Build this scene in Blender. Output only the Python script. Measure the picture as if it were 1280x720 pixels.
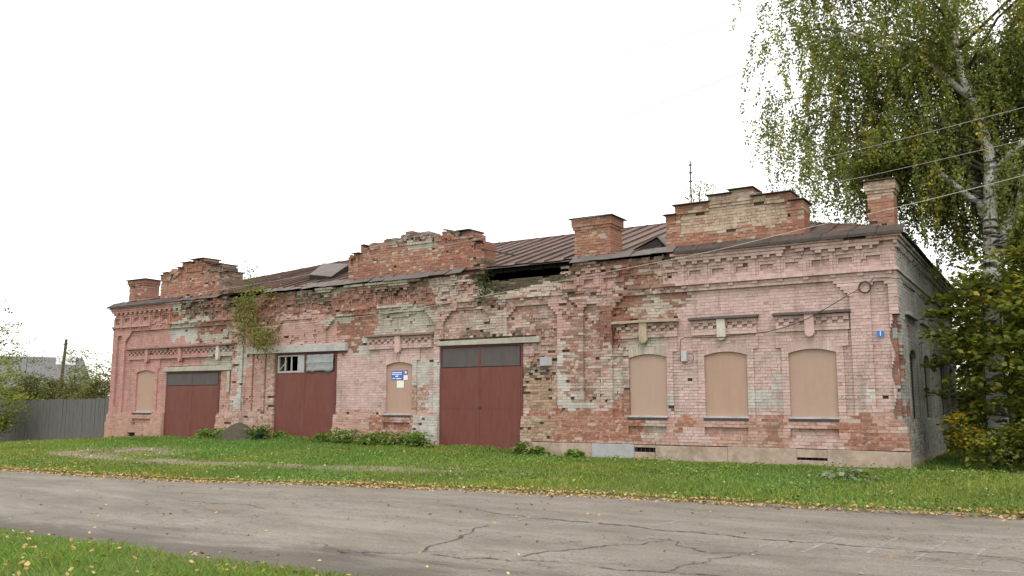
import bpy, math, random
import numpy as np
from mathutils import Vector
RNG = np.random.default_rng(7); random.seed(7)
for o in list(bpy.data.objects): bpy.data.objects.remove(o)
SC = bpy.context.scene
COL = SC.collection
# ------------------------------------------------------------------ camera
CAM = (3.069, -22.0, 1.256)
YAW, PITCH, ROLL = 0.560714, 0.1363904, 0.0019922
cd = bpy.data.cameras.new('camera'); cam = bpy.data.objects.new('camera', cd); COL.objects.link(cam)
cd.sensor_width = 36; cd.lens = 36*1075/1280; cd.clip_end = 3000; cd.clip_start = .1
cam.location = CAM
_fw = Vector((-math.sin(YAW)*math.cos(PITCH), math.cos(YAW)*math.cos(PITCH), math.sin(PITCH)))
_r = Vector((math.cos(YAW), math.sin(YAW), 0)); _u = _r.cross(_fw)
_R = math.cos(ROLL)*_r + math.sin(ROLL)*_u; _U = -math.sin(ROLL)*_r + math.cos(ROLL)*_u
from mathutils import Matrix
cam.rotation_euler = Matrix((_R, _U, -_fw)).transposed().to_euler()
SC.camera = cam
# ------------------------------------------------------------------ world and sun (overcast)
W = bpy.data.worlds.new('World'); SC.world = W; W.use_nodes = True
wn = W.node_tree.nodes; wl = W.node_tree.links; wn.clear()
SUN_EL, SUN_AZ = math.radians(58), math.radians(140)
sky = wn.new('ShaderNodeTexSky'); sky.sky_type = 'NISHITA'; sky.sun_disc = False
sky.sun_elevation = SUN_EL; sky.sun_rotation = SUN_AZ
bg1 = wn.new('ShaderNodeBackground'); bg1.inputs['Strength'].default_value = 0.05
wl.new(sky.outputs[0], bg1.inputs['Color'])
bg2 = wn.new('ShaderNodeBackground'); bg2.inputs['Color'].default_value = (1, .965, .91, 1); bg2.inputs['Strength'].default_value = 1.4
add = wn.new('ShaderNodeAddShader'); wo = wn.new('ShaderNodeOutputWorld')
wl.new(bg1.outputs[0], add.inputs[0]); wl.new(bg2.outputs[0], add.inputs[1]); wl.new(add.outputs[0], wo.inputs['Surface'])
sl = bpy.data.lights.new('sun', 'SUN'); sl.energy = 1.5; sl.angle = math.radians(30); sl.color = (1, .96, .9)
so = bpy.data.objects.new('sun', sl); COL.objects.link(so)
_d = Vector((math.sin(SUN_AZ)*math.cos(SUN_EL), math.cos(SUN_AZ)*math.cos(SUN_EL), math.sin(SUN_EL)))
so.rotation_euler = _d.to_track_quat('Z', 'Y').to_euler()
SC.view_settings.view_transform = 'Standard'; SC.view_settings.look = 'None'
SC.view_settings.gamma = 1; SC.view_settings.use_curve_mapping = False; SC.view_settings.exposure = 0.22
SC.render.engine = 'CYCLES'

# ------------------------------------------------------------------ helpers: objects
def tag(o, label=None, cat=None, group=None, kind=None):
    if label: o['label'] = label
    if cat: o['category'] = cat
    if group: o['group'] = group
    if kind: o['kind'] = kind
    return o
def empty(name, loc=(0, 0, 0), rz=0, parent=None):
    o = bpy.data.objects.new(name, None); COL.objects.link(o); o.location = loc; o.rotation_euler = (0, 0, rz)
    o.empty_display_size = .2
    if parent: o.parent = parent
    return o
def mesh_np(name, verts, faces, mat, parent=None, attrs=None, loc=None, smooth=False):
    """verts (N,3), faces (M,k) ints"""
    verts = np.asarray(verts, np.float32).reshape(-1, 3)
    if loc is not None: verts = verts-np.asarray(loc, np.float32)
    faces = np.asarray(faces, np.int32)
    me = bpy.data.meshes.new(name)
    me.vertices.add(len(verts)); me.vertices.foreach_set('co', verts.ravel())
    M, k = faces.shape
    me.loops.add(M*k); me.loops.foreach_set('vertex_index', faces.ravel())
    me.polygons.add(M); me.polygons.foreach_set('loop_start', np.arange(0, M*k, k, dtype=np.int32))
    me.polygons.foreach_set('use_smooth', np.full(M, bool(smooth)))
    me.update(calc_edges=True); me.validate()
    for an, av in (attrs or {}).items():
        a = me.attributes.new(an, 'FLOAT_COLOR', 'POINT'); a.data.foreach_set('color', np.asarray(av, np.float32).ravel())
    me.materials.append(mat)
    o = bpy.data.objects.new(name, me); COL.objects.link(o)
    if loc is not None: o.location = loc
    if parent: o.parent = parent
    return o
class MB:
    """collects polygons of any size"""
    def __init__(s): s.v = []; s.f = []
    def poly(s, pts):
        b = len(s.v); s.v += [tuple(p) for p in pts]; s.f.append(tuple(range(b, b+len(pts))))
    def hexa(s, P):   # 4 front + 4 back
        b = len(s.v); s.v += [tuple(p) for p in P]
        for q in ((0, 1, 2, 3), (7, 6, 5, 4), (0, 4, 5, 1), (1, 5, 6, 2), (2, 6, 7, 3), (3, 7, 4, 0)): s.f.append(tuple(b+i for i in q))
    def box(s, x0, x1, y0, y1, z0, z1):
        s.hexa([(x0, y0, z0), (x1, y0, z0), (x1, y0, z1), (x0, y0, z1), (x0, y1, z0), (x1, y1, z0), (x1, y1, z1), (x0, y1, z1)])
    def prism(s, pts, y0, y1):   # outline in x,z extruded along y
        n = len(pts); b = len(s.v)
        s.v += [(p[0], y0, p[1]) for p in pts]+[(p[0], y1, p[1]) for p in pts]
        s.f.append(tuple(range(b, b+n))); s.f.append(tuple(range(b+2*n-1, b+n-1, -1)))
        for i in range(n): j = (i+1) % n; s.f.append((b+i, b+n+i, b+n+j, b+j))
    def tube(s, P, R, seg=8, cap=True):
        P = [Vector(p) for p in P]; b0 = len(s.v)
        if not hasattr(R, '__len__'): R = [R]*len(P)
        ref = Vector((.31, .52, .79)).normalized()
        for i, p in enumerate(P):
            t = (P[min(i+1, len(P)-1)]-P[max(i-1, 0)]).normalized()
            a = t.cross(ref)
            if a.length < .05: a = t.cross(Vector((1, 0, 0)))
            a.normalize(); c = t.cross(a)
            for k in range(seg):
                an = 2*math.pi*k/seg; s.v.append(tuple(p+R[i]*(math.cos(an)*a+math.sin(an)*c)))
        for i in range(len(P)-1):
            for k in range(seg):
                k2 = (k+1) % seg; s.f.append((b0+i*seg+k, b0+i*seg+k2, b0+(i+1)*seg+k2, b0+(i+1)*seg+k))
        if cap:
            s.f.append(tuple(b0+k for k in range(seg))[::-1]); s.f.append(tuple(b0+(len(P)-1)*seg+k for k in range(seg)))
    def build(s, name, mat, parent=None, loc=None, smooth=False, bevel=0):
        v = s.v if loc is None else [(p[0]-loc[0], p[1]-loc[1], p[2]-loc[2]) for p in s.v]
        me = bpy.data.meshes.new(name); me.from_pydata(v, [], s.f); me.update()
        if smooth: me.polygons.foreach_set('use_smooth', [True]*len(me.polygons))
        me.materials.append(mat)
        o = bpy.data.objects.new(name, me); COL.objects.link(o)
        if loc is not None: o.location = loc
        if parent: o.parent = parent
        if bevel:
            m = o.modifiers.new('bevel', 'BEVEL'); m.width = bevel; m.segments = 2; m.limit_method = 'ANGLE'
        return o

# ------------------------------------------------------------------ helpers: noise
_tab = np.random.default_rng(3).random((256, 256))
def vnoise(x, y, sd=0):
    x = np.asarray(x, float)+sd*17.31; y = np.asarray(y, float)+sd*9.77
    xi = np.floor(x).astype(int); yi = np.floor(y).astype(int); fx = x-xi; fy = y-yi
    fx = fx*fx*(3-2*fx); fy = fy*fy*(3-2*fy)
    g = lambda a, b: _tab[(a+sd*31) % 256, (b+sd*57) % 256]
    return (g(xi, yi)*(1-fx)+g(xi+1, yi)*fx)*(1-fy)+(g(xi, yi+1)*(1-fx)+g(xi+1, yi+1)*fx)*fy
def fbm(x, y, sd=0, oc=4):
    r = 0; a = .5; t = 0
    for k in range(oc): r = r+a*vnoise(np.asarray(x)*2**k, np.asarray(y)*2**k, sd+k); t += a; a *= .5
    return r/t

# ------------------------------------------------------------------ materials
def new_mat(name):
    m = bpy.data.materials.new(name); m.use_nodes = True; n = m.node_tree.nodes; n.clear()
    o = n.new('ShaderNodeOutputMaterial'); b = n.new('ShaderNodeBsdfPrincipled')
    m.node_tree.links.new(b.outputs[0], o.inputs['Surface']); b.inputs['Specular IOR Level'].default_value = .25
    return m, n, m.node_tree.links, b
def N_noise(n, l, vec, scale, detail=6, rough=.6, dist=0):
    t = n.new('ShaderNodeTexNoise'); t.inputs['Scale'].default_value = scale; t.inputs['Detail'].default_value = detail
    t.inputs['Roughness'].default_value = rough; t.inputs['Distortion'].default_value = dist
    if vec is not None: l.new(vec, t.inputs['Vector'])
    return t.outputs['Fac']
def N_ramp(n, l, fac, stops):
    r = n.new('ShaderNodeValToRGB'); e = r.color_ramp.elements
    while len(e) < len(stops): e.new(.5)
    for i, (p, c) in enumerate(stops): e[i].position = p; e[i].color = (*c, 1) if len(c) == 3 else c
    l.new(fac, r.inputs['Fac']); return r.outputs['Color']
def N_map(n, l, fac, a, b, c=0, d=1):
    r = n.new('ShaderNodeMapRange'); r.inputs[1].default_value = a; r.inputs[2].default_value = b; r.inputs[3].default_value = c; r.inputs[4].default_value = d
    l.new(fac, r.inputs[0]); return r.outputs[0]
def N_mix(n, l, fac, a, b, mode='MIX'):
    r = n.new('ShaderNodeMix'); r.data_type = 'RGBA'; r.blend_type = mode; r.clamp_factor = True
    for s, v in ((0, fac), (6, a), (7, b)):
        if hasattr(v, 'links') or hasattr(v, 'is_linked'): l.new(v, r.inputs[s])
        elif isinstance(v, (int, float)): r.inputs[s].default_value = v
        else: r.inputs[s].default_value = (*v, 1)
    return r.outputs[2]
def N_math(n, l, op, a, b=None):
    r = n.new('ShaderNodeMath'); r.operation = op
    for i, v in enumerate((a, b)):
        if v is None: continue
        if isinstance(v, (int, float)): r.inputs[i].default_value = v
        else: l.new(v, r.inputs[i])
    return r.outputs[0]
def N_bump(n, l, b, h, strength=.4, dist=.01):
    r = n.new('ShaderNodeBump'); r.inputs['Strength'].default_value = strength; r.inputs['Distance'].default_value = dist
    l.new(h, r.inputs['Height']); l.new(r.outputs[0], b.inputs['Normal'])
def N_pos(n): return n.new('ShaderNodeNewGeometry').outputs['Position']
def N_scale(n, l, vec, s):
    r = n.new('ShaderNodeMapping'); r.inputs['Scale'].default_value = s; l.new(vec, r.inputs['Vector']); return r.outputs[0]

def mat_brick():
    m, n, l, b = new_mat('brickwork')
    a = n.new('ShaderNodeAttribute'); a.attribute_name = 'col'
    p = n.new('ShaderNodeAttribute'); p.attribute_name = 'pcol'
    pos = N_pos(n)
    n1 = N_noise(n, l, pos, 11, 8, .68); n2 = N_noise(n, l, pos, 2.3, 5); n3 = N_noise(n, l, pos, 45, 4, .7)
    t = N_math(n, l, 'ADD', a.outputs['Alpha'], N_math(n, l, 'MULTIPLY', N_math(n, l, 'SUBTRACT', n1, .5), 1.7))
    mask = N_map(n, l, t, .44, .56)
    bc = N_mix(n, l, 1.0, a.outputs['Color'], N_ramp(n, l, n1, [(.2, (.75, .73, .71)), (.5, (1, 1, 1)), (.85, (1.2, 1.19, 1.16))]), 'MULTIPLY')
    pc = N_mix(n, l, 1.0, p.outputs['Color'], N_ramp(n, l, n2, [(.25, (.86, .83, .82)), (.5, (1, 1, 1)), (.8, (1.08, 1.1, 1.1))]), 'MULTIPLY')
    c = N_mix(n, l, mask, bc, pc)
    c = N_mix(n, l, 1.0, c, N_ramp(n, l, n3, [(.25, (.78, .77, .76)), (.55, (1, 1, 1)), (.9, (1.12, 1.12, 1.1))]), 'MULTIPLY')
    n5 = N_noise(n, l, pos, .9, 6, .62); c = N_mix(n, l, N_map(n, l, n5, .5, .74, 0, .38), c, (.25, .185, .145))
    n6 = N_noise(n, l, pos, 24, 6, .7); c = N_mix(n, l, N_map(n, l, n6, .6, .68, 0, .5), c, (.52, .46, .42))
    # moss and soot
    n4 = N_noise(n, l, pos, 5, 7, .7)
    mo = N_map(n, l, N_math(n, l, 'ADD', p.outputs['Alpha'], N_math(n, l, 'MULTIPLY', N_math(n, l, 'SUBTRACT', n4, .5), 1.4)), .42, .68, 0, .85)
    c = N_mix(n, l, mo, c, (.075, .066, .042))
    # streaks running down
    st = N_noise(n, l, N_scale(n, l, pos, (3.2, 3.2, .35)), 1.0, 5, .6)
    c = N_mix(n, l, N_map(n, l, st, .54, .74, 0, .5), c, (.17, .12, .095))
    l.new(c, b.inputs['Base Color']); b.inputs['Roughness'].default_value = .92
    N_bump(n, l, b, N_math(n, l, 'ADD', n1, n3), .4, .01)
    return m
def mat_simple(name, col, rough=.8, var=.25, scale=6, metal=0, bump=.2, spec=.25, stretch=(1, 1, 1), dirt=None, dirt_amt=.5):
    m, n, l, b = new_mat(name); pos = N_scale(n, l, N_pos(n), stretch)
    n1 = N_noise(n, l, pos, scale, 7, .65)
    lo = tuple(c*(1-var) for c in col); hi = tuple(min(1, c*(1+var)) for c in col)
    c = N_ramp(n, l, n1, [(.25, lo), (.75, hi)])
    if dirt:
        n2 = N_noise(n, l, pos, scale*.37, 8, .7); c = N_mix(n, l, N_map(n, l, n2, .48, .66, 0, dirt_amt), c, dirt)
    l.new(c, b.inputs['Base Color']); b.inputs['Roughness'].default_value = rough; b.inputs['Metallic'].default_value = metal
    b.inputs['Specular IOR Level'].default_value = spec
    if bump: N_bump(n, l, b, n1, bump, .01)
    return m
def mat_attr(name, rough=.85, translucent=0, var=0.15):
    m, n, l, b = new_mat(name)
    a = n.new('ShaderNodeAttribute'); a.attribute_name = 'col'
    c = a.outputs['Color']
    l.new(c, b.inputs['Base Color']); b.inputs['Roughness'].default_value = rough
    if translucent:
        o = [x for x in n if x.type == 'OUTPUT_MATERIAL'][0]
        t = n.new('ShaderNodeBsdfTranslucent'); l.new(N_mix(n, l, 1.0, c, (1.25, 1.2, .7), 'MULTIPLY'), t.inputs['Color'])
        x = n.new('ShaderNodeMixShader'); x.inputs[0].default_value = translucent
        l.new(b.outputs[0], x.inputs[1]); l.new(t.outputs[0], x.inputs[2]); l.new(x.outputs[0], o.inputs['Surface'])
    return m
def mat_roof():
    m, n, l, b = new_mat('rusty_roof_metal'); pos = N_pos(n)
    oi = n.new('ShaderNodeObjectInfo')
    n1 = N_noise(n, l, N_scale(n, l, pos, (1, .35, 1)), 3.0, 8, .7); n2 = N_noise(n, l, pos, 16, 6, .7)
    t = N_math(n, l, 'ADD', n1, N_math(n, l, 'MULTIPLY', N_math(n, l, 'SUBTRACT', oi.outputs['Random'], .5), .35))
    c = N_ramp(n, l, t, [(.25, (.05, .038, .034)), (.42, (.095, .062, .05)), (.56, (.135, .08, .06)), (.75, (.12, .102, .09))])
    c = N_mix(n, l, N_map(n, l, n2, .45, .75, 0, .5), c, (.1, .05, .03))
    l.new(c, b.inputs['Base Color']); b.inputs['Roughness'].default_value = .62; b.inputs['Metallic'].default_value = .15
    N_bump(n, l, b, n2, .25, .01); return m
def mat_birch():
    m, n, l, b = new_mat('birch_bark'); pos = N_pos(n)
    n1 = N_noise(n, l, N_scale(n, l, pos, (2.2, 2.2, 9)), 1.0, 5, .6, .6); n2 = N_noise(n, l, pos, 1.6, 4)
    mk = N_math(n, l, 'MULTIPLY', N_map(n, l, n1, .5, .58), N_map(n, l, n2, .3, .5))
    c = N_mix(n, l, mk, N_ramp(n, l, N_noise(n, l, pos, 7, 5), [(.3, (.42, .4, .37)), (.7, (.66, .65, .62))]), (.035, .03, .027))
    l.new(c, b.inputs['Base Color']); b.inputs['Roughness'].default_value = .8; N_bump(n, l, b, n1, .4, .02); return m
def mat_ground():
    m, n, l, b = new_mat('soil'); pos = N_pos(n)
    a = n.new('ShaderNodeAttribute'); a.attribute_name = 'col'
    n1 = N_noise(n, l, pos, 2.5, 8, .7); n2 = N_noise(n, l, pos, 30, 5, .7)
    grass = N_ramp(n, l, n1, [(.3, (.05, .07, .018)), (.6, (.085, .11, .03)), (.8, (.12, .12, .045))])
    soil = N_ramp(n, l, n2, [(.3, (.13, .1, .07)), (.7, (.25, .2, .15))])
    c = N_mix(n, l, N_map(n, l, N_math(n, l, 'ADD', a.outputs['Alpha'], N_math(n, l, 'MULTIPLY', N_math(n, l, 'SUBTRACT', n1, .5), .9)), .4, .6), grass, soil)
    l.new(c, b.inputs['Base Color']); b.inputs['Roughness'].default_value = .95; N_bump(n, l, b, n2, .5, .02); return m
def mat_asphalt():
    m, n, l, b = new_mat('old_asphalt'); pos = N_pos(n)
    a = n.new('ShaderNodeAttribute'); a.attribute_name = 'col'
    n1 = N_noise(n, l, pos, 42, 6, .85); n2 = N_noise(n, l, N_scale(n, l, pos, (.35, .9, 1)), 1.3, 8, .72); n3 = N_noise(n, l, N_scale(n, l, pos, (.4, 1.6, 1)), .8, 7, .68, .5)
    c = N_ramp(n, l, n2, [(.3, (.115, .1, .082)), (.5, (.172, .152, .126)), (.68, (.225, .203, .172))])
    c = N_mix(n, l, 1.0, c, N_ramp(n, l, n1, [(.32, (.5, .49, .48)), (.5, (1, 1, 1)), (.68, (1.5, 1.49, 1.46))]), 'MULTIPLY')
    e = N_math(n, l, 'ADD', a.outputs['Alpha'], N_math(n, l, 'MULTIPLY', N_math(n, l, 'SUBTRACT', n3, .5), 1.2))
    c = N_mix(n, l, N_map(n, l, e, .42, .62, 0, .72), c, (.074, .062, .052))
    # fine alligator cracking, in patches
    v = n.new('ShaderNodeTexVoronoi'); v.feature = 'DISTANCE_TO_EDGE'; v.inputs['Scale'].default_value = 2.6
    ds = n.new('ShaderNodeVectorMath'); ds.operation = 'ADD'; nn = n.new('ShaderNodeTexNoise'); nn.inputs['Scale'].default_value = 2.5; nn.inputs['Detail'].default_value = 6
    l.new(pos, nn.inputs['Vector']); sc = n.new('ShaderNodeVectorMath'); sc.operation = 'SCALE'; sc.inputs['Scale'].default_value = .55
    l.new(nn.outputs['Color'], sc.inputs[0]); l.new(pos, ds.inputs[0]); l.new(sc.outputs[0], ds.inputs[1]); l.new(ds.outputs[0], v.inputs['Vector'])
    cr = N_math(n, l, 'MULTIPLY', N_map(n, l, v.outputs['Distance'], .0, .02, 1, 0), N_map(n, l, n3, .48, .6))
    c = N_mix(n, l, N_math(n, l, 'MULTIPLY', cr, .7), c, (.04, .035, .03))
    l.new(c, b.inputs['Base Color']); b.inputs['Roughness'].default_value = .85
    h = N_math(n, l, 'SUBTRACT', N_math(n, l, 'ADD', N_math(n, l, 'MULTIPLY', n1, .5), n2), cr)
    N_bump(n, l, b, h, .6, .02); return m
def mat_worn(name, col, lo, hi, scale):
    m, n, l, b = new_mat(name); pos = N_pos(n); o = [x for x in n if x.type == 'OUTPUT_MATERIAL'][0]
    n1 = N_noise(n, l, pos, scale, 8, .75); b.inputs['Base Color'].default_value = (*col, 1); b.inputs['Roughness'].default_value = .9
    t = n.new('ShaderNodeBsdfTransparent'); x = n.new('ShaderNodeMixShader'); l.new(N_map(n, l, n1, lo, hi), x.inputs[0]); l.new(t.outputs[0], x.inputs[1]); l.new(b.outputs[0], x.inputs[2]); l.new(x.outputs[0], o.inputs['Surface']); return m
def mat_ply():
    m, n, l, b = new_mat('weathered_plywood'); pos = N_pos(n); oi = n.new('ShaderNodeObjectInfo')
    n1 = N_noise(n, l, N_scale(n, l, pos, (9, 9, .8)), 1.0, 7, .65); n2 = N_noise(n, l, pos, 3.0, 6, .6); n3 = N_noise(n, l, pos, 22, 5)
    c = N_ramp(n, l, n1, [(.3, (.355, .23, .168)), (.55, (.38, .25, .186)), (.75, (.40, .27, .205))])
    c = N_mix(n, l, N_map(n, l, n2, .45, .7, 0, .6), c, (.31, .225, .175))
    c = N_mix(n, l, N_map(n, l, n3, .62, .72, 0, .35), c, (.42, .24, .15))
    c = N_mix(n, l, N_math(n, l, 'MULTIPLY', oi.outputs['Random'], .45), c, (.37, .29, .235))
    l.new(c, b.inputs['Base Color']); b.inputs['Roughness'].default_value = .85; N_bump(n, l, b, n1, .2, .005); return m

M = dict(
    brick=mat_brick(), ply=mat_ply(), roof=mat_roof(), birch=mat_birch(), ground=mat_ground(), asphalt=mat_asphalt(),
    core=mat_simple('wall_core', (.2, .15, .115), .95, .3, 8, bump=.6),
    stone=mat_simple('plinth_stone', (.36, .285, .225), .92, .28, 5, bump=.6, dirt=(.21, .17, .115), dirt_amt=.8),
    stone_grey=mat_simple('plinth_stone_grey', (.33, .33, .33), .92, .2, 5, bump=.4),
    maroon=mat_simple('maroon_paint', (.14, .046, .034), .6, .16, 4, bump=.08, stretch=(2.5, 2.5, .5), dirt=(.16, .07, .055), dirt_amt=.5),
    steel=mat_simple('dull_steel', (.08, .072, .07), .6, .2, 3, bump=.1, stretch=(2, 2, .6), dirt=(.12, .07, .06)),
    tin=mat_simple('crumpled_tin', (.27, .28, .29), .55, .25, 5, bump=.5, metal=.2, dirt=(.2, .19, .18)),
    frame=mat_simple('brown_frame', (.13, .045, .04), .7, .2, 6),
    greywood=mat_simple('grey_wood', (.35, .35, .34), .85, .2, 8),
    concrete=mat_simple('concrete_beam', (.36, .345, .29), .9, .22, 7, bump=.4, dirt=(.25, .22, .17)),
    concrete_grey=mat_simple('concrete_grey', (.38, .37, .35), .9, .22, 7, bump=.4, dirt=(.24, .22, .19)),
    cap=mat_simple('dark_tin_cap', (.062, .05, .045), .75, .35, 5, bump=.3, dirt=(.11, .08, .062)),
    flash=mat_simple('grey_flashing', (.115, .103, .096), .65, .3, 4, bump=.3, dirt=(.16, .1, .075)),
    hood_dark=mat_simple('hood_tin', (.115, .098, .09), .75, .25, 6, dirt=(.2, .14, .12)),
    hood_pale=mat_simple('hood_plaster', (.37, .31, .22), .9, .25, 7, bump=.4, dirt=(.2, .14, .1)),
    hood_pink=mat_simple('hood_pink', (.40, .26, .225), .9, .2, 7, bump=.4, dirt=(.25, .2, .17)),
    hood_brown=mat_simple('hood_brown', (.22, .145, .125), .85, .25, 6, bump=.3, dirt=(.33, .23, .2)),
    pinkplaster=mat_simple('pink_plaster', (.5, .34, .31), .9, .15, 9, bump=.4, dirt=(.45, .39, .36)),
    redplaster=mat_simple('deep_pink_plaster', (.40, .2, .17), .9, .15, 9, bump=.4, dirt=(.45, .4, .36)),
    whiteplaster=mat_simple('white_plaster', (.5, .46, .4), .9, .15, 9, bump=.4, dirt=(.4, .3, .25)),
    white=mat_simple('white_paint', (.7, .7, .68), .7, .08, 8),
    sill_tin=mat_simple('sill_tin', (.42, .40, .39), .5, .2, 6, metal=.3, dirt=(.16, .13, .12)),
    dark=mat_simple('dark_void', (.02, .018, .016), .95, .2, 6, bump=0),
    glass=mat_simple('dusty_glass', (.045, .05, .05), .25, .3, 4, bump=0, spec=.5),
    blue=mat_simple('blue_enamel', (.045, .16, .42), .5, .1, 8, bump=0),
    navy=mat_simple('navy_sign', (.07, .13, .40), .5, .1, 8, bump=0),
    lettering=mat_simple('sign_white', (.72, .76, .85), .6, .05, 8, bump=0),
    paper=mat_simple('paper', (.7, .7, .66), .8, .06, 8, bump=0),
    greyplate=mat_simple('grey_plate', (.34, .33, .34), .6, .1, 8),
    boxgrey=mat_simple('box_plastic', (.42, .42, .43), .6, .1, 8),
    cable=mat_simple('black_cable', (.06, .045, .042), .6, .2, 8, bump=0),
    wire=mat_simple('pale_cable', (.5, .46, .40), .6, .1, 8, bump=0),
    wire_grey=mat_simple('grey_wire', (.45, .45, .46), .6, .1, 8, bump=0),
    wire_sky=mat_simple('weathered_wire', (.22, .22, .23), .6, .1, 8, bump=0),
    metal_dark=mat_simple('dark_metal', (.05, .045, .045), .6, .2, 8),
    bark=mat_simple('bark', (.085, .065, .048), .9, .35, 14, bump=.6),
    leaf=mat_attr('leaf', .55, .42), grass=mat_attr('grass_blade', .7, .25), dead=mat_attr('fallen_leaf', .8, .1),
    earth=mat_simple('earth', (.062, .05, .038), .95, .3, 12, bump=.6, dirt=(.08, .08, .035)),
    fence=mat_simple('fence_wood', (.115, .112, .108), .9, .3, 5, bump=.3, stretch=(3, 3, .4), dirt=(.1, .11, .085)),
    slate=mat_simple('slate_roof', (.14, .135, .14), .8, .2, 5),
    housewall=mat_simple('house_wall', (.3, .25, .18), .9, .2, 5),
    crack=mat_worn('crack', (.06, .052, .043), .40, .62, 9),
    paint=mat_worn('worn_road_paint', (.36, .34, .31), .42, .68, 11),
)

# ------------------------------------------------------------------ ground and road
def road_far(x): return np.interp(x, [-120, -40, -19.2, -13.1, -9.3, -5.8, -2.5, .2, 2.5, 8, 30, 60], [-14, -11.2, -10.3, -9.9, -8.75, -8.0, -7.7, -7.55, -7.1, -6.6, -5.5, -4.5])
def road_near(x): return np.interp(x, [-120, -30, -8.5, -3, 30, 60], [-16.5, -16.2, -15.9, -15.8, -15.2, -14.5])
def ground_z(x, y):
    x = np.asarray(x, float); y = np.asarray(y, float)
    fa = road_far(x); ne = road_near(x)
    t = np.clip((y-fa)/(-fa-1.0), 0, 1); t = t*t*(3-2*t)
    z = -.33+.29*t
    z = z-np.clip((-27.5-x)*.045, 0, .6)*t-np.clip((-60-x)*.0, 0, 1)
    z = z-.12*np.clip((x+11.5)/2, 0, 1)*np.clip((y+5)/4, 0, 1)
    z = z+.13*np.exp(-((x+20)/4.2)**2)*np.exp(-((y+.6)/1.5)**2)
    z = z+(fbm(x*.7, y*.7, 5)-.5)*.09*np.clip(np.minimum(np.abs(y-fa), np.abs(y-ne))/1.5, 0, 1)
    inroad = (y < fa) & (y > ne)
    z = np.where(inroad, -.42, z)
    return np.where(y <= ne, -.33+(fbm(x*.8, y*.8, 8)-.5)*.08*np.clip((ne-y)/1., 0, 1), z)
def path_mask(x, y):
    """bare track through the grass"""
    x = np.asarray(x, float); y = np.asarray(y, float)
    yc = np.interp(x, [-24, -19, -14, -10, -6], [-6.3, -7.2, -6.6, -5.9, -5.3])
    m = np.exp(-((y-yc)/.55)**2)*np.clip((x+25)/2, 0, 1)*np.clip((-7-x)/3, 0, 1)
    m2 = np.exp(-((y+5.0)/1.3)**2)*np.exp(-((x+21.5)/3.5)**2)
    return np.clip((m*1.0+m2*.95)*(.55+.9*fbm(x*1.2, y*1.2, 111)), 0, 1)
def grid(xs, ys, zf):
    X, Y = np.meshgrid(xs, ys); Z = zf(X, Y); nx = len(xs)
    v = np.stack([X, Y, Z], -1).reshape(-1, 3)
    i = np.arange(len(ys)-1)[:, None]*nx+np.arange(nx-1)[None]
    f = np.stack([i, i+1, i+nx+1, i+nx], -1).reshape(-1, 4); return v, f
xs = np.unique(np.concatenate([np.linspace(-900, -60, 16), np.arange(-60, 20, .4), np.linspace(20, 600, 14)]))
ys = np.unique(np.concatenate([np.linspace(-400, -26, 10), np.arange(-26, 4, .2), np.arange(4, 30, 2), np.linspace(30, 900, 14)]))
gv, gf = grid(xs, ys, ground_z)
bare = path_mask(gv[:, 0], gv[:, 1])*.95+.02
edge = np.minimum(np.abs(gv[:, 1]-road_far(gv[:, 0])), np.abs(gv[:, 1]-road_near(gv[:, 0])))
bare = np.clip(bare+.75*np.exp(-(edge/.35)**2)+.6*np.exp(-((gv[:, 1]+.1)/.3)**2), 0, 1)
tag(mesh_np('ground', gv, gf, M['ground'], attrs={'col': np.c_[np.zeros((len(gv), 3)), bare]}, smooth=True), kind='structure')
rx = np.arange(-110, 50, .35); rt = np.linspace(0, 1, 40)
RX, RT = np.meshgrid(rx, rt)
jf = (fbm(RX*1.3, RX*0+3, 21)-.5)*.7; jn = (fbm(RX*1.3, RX*0+9, 22)-.5)*.6
RY = (road_near(RX)-.05+jn)*(1-RT)+(road_far(RX)+.12+jf)*RT
def road_z(x, t): return -.355+.03*(1-(2*t-1)**2)+(fbm(x*.35, t*5, 31)-.5)*.035
RZ = road_z(RX, RT)
rv = np.stack([RX, RY, RZ], -1).reshape(-1, 3); nx = len(rx)
ii = np.arange(len(rt)-1)[:, None]*nx+np.arange(nx-1)[None]
rf = np.stack([ii, ii+1, ii+nx+1, ii+nx], -1).reshape(-1, 4)
tt = RT.ravel(); xx = RX.ravel()
dk = .52*np.exp(-((1-tt)/.10)**2)*np.clip((xx+6)/5, .35, 1)+.72*np.exp(-(tt/.2)**2)*np.clip((4-xx)/6, 0, 1)+.1
ROAD = tag(mesh_np('road', rv, rf, M['asphalt'], attrs={'col': np.c_[np.zeros((len(rv), 3)), dk]}, smooth=True), kind='structure')
def road_height(x, y):
    a = road_near(x)-.05; b = road_far(x)+.12; t = np.clip((y-a)/(b-a), 0, 1); return road_z(x, t)
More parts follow.
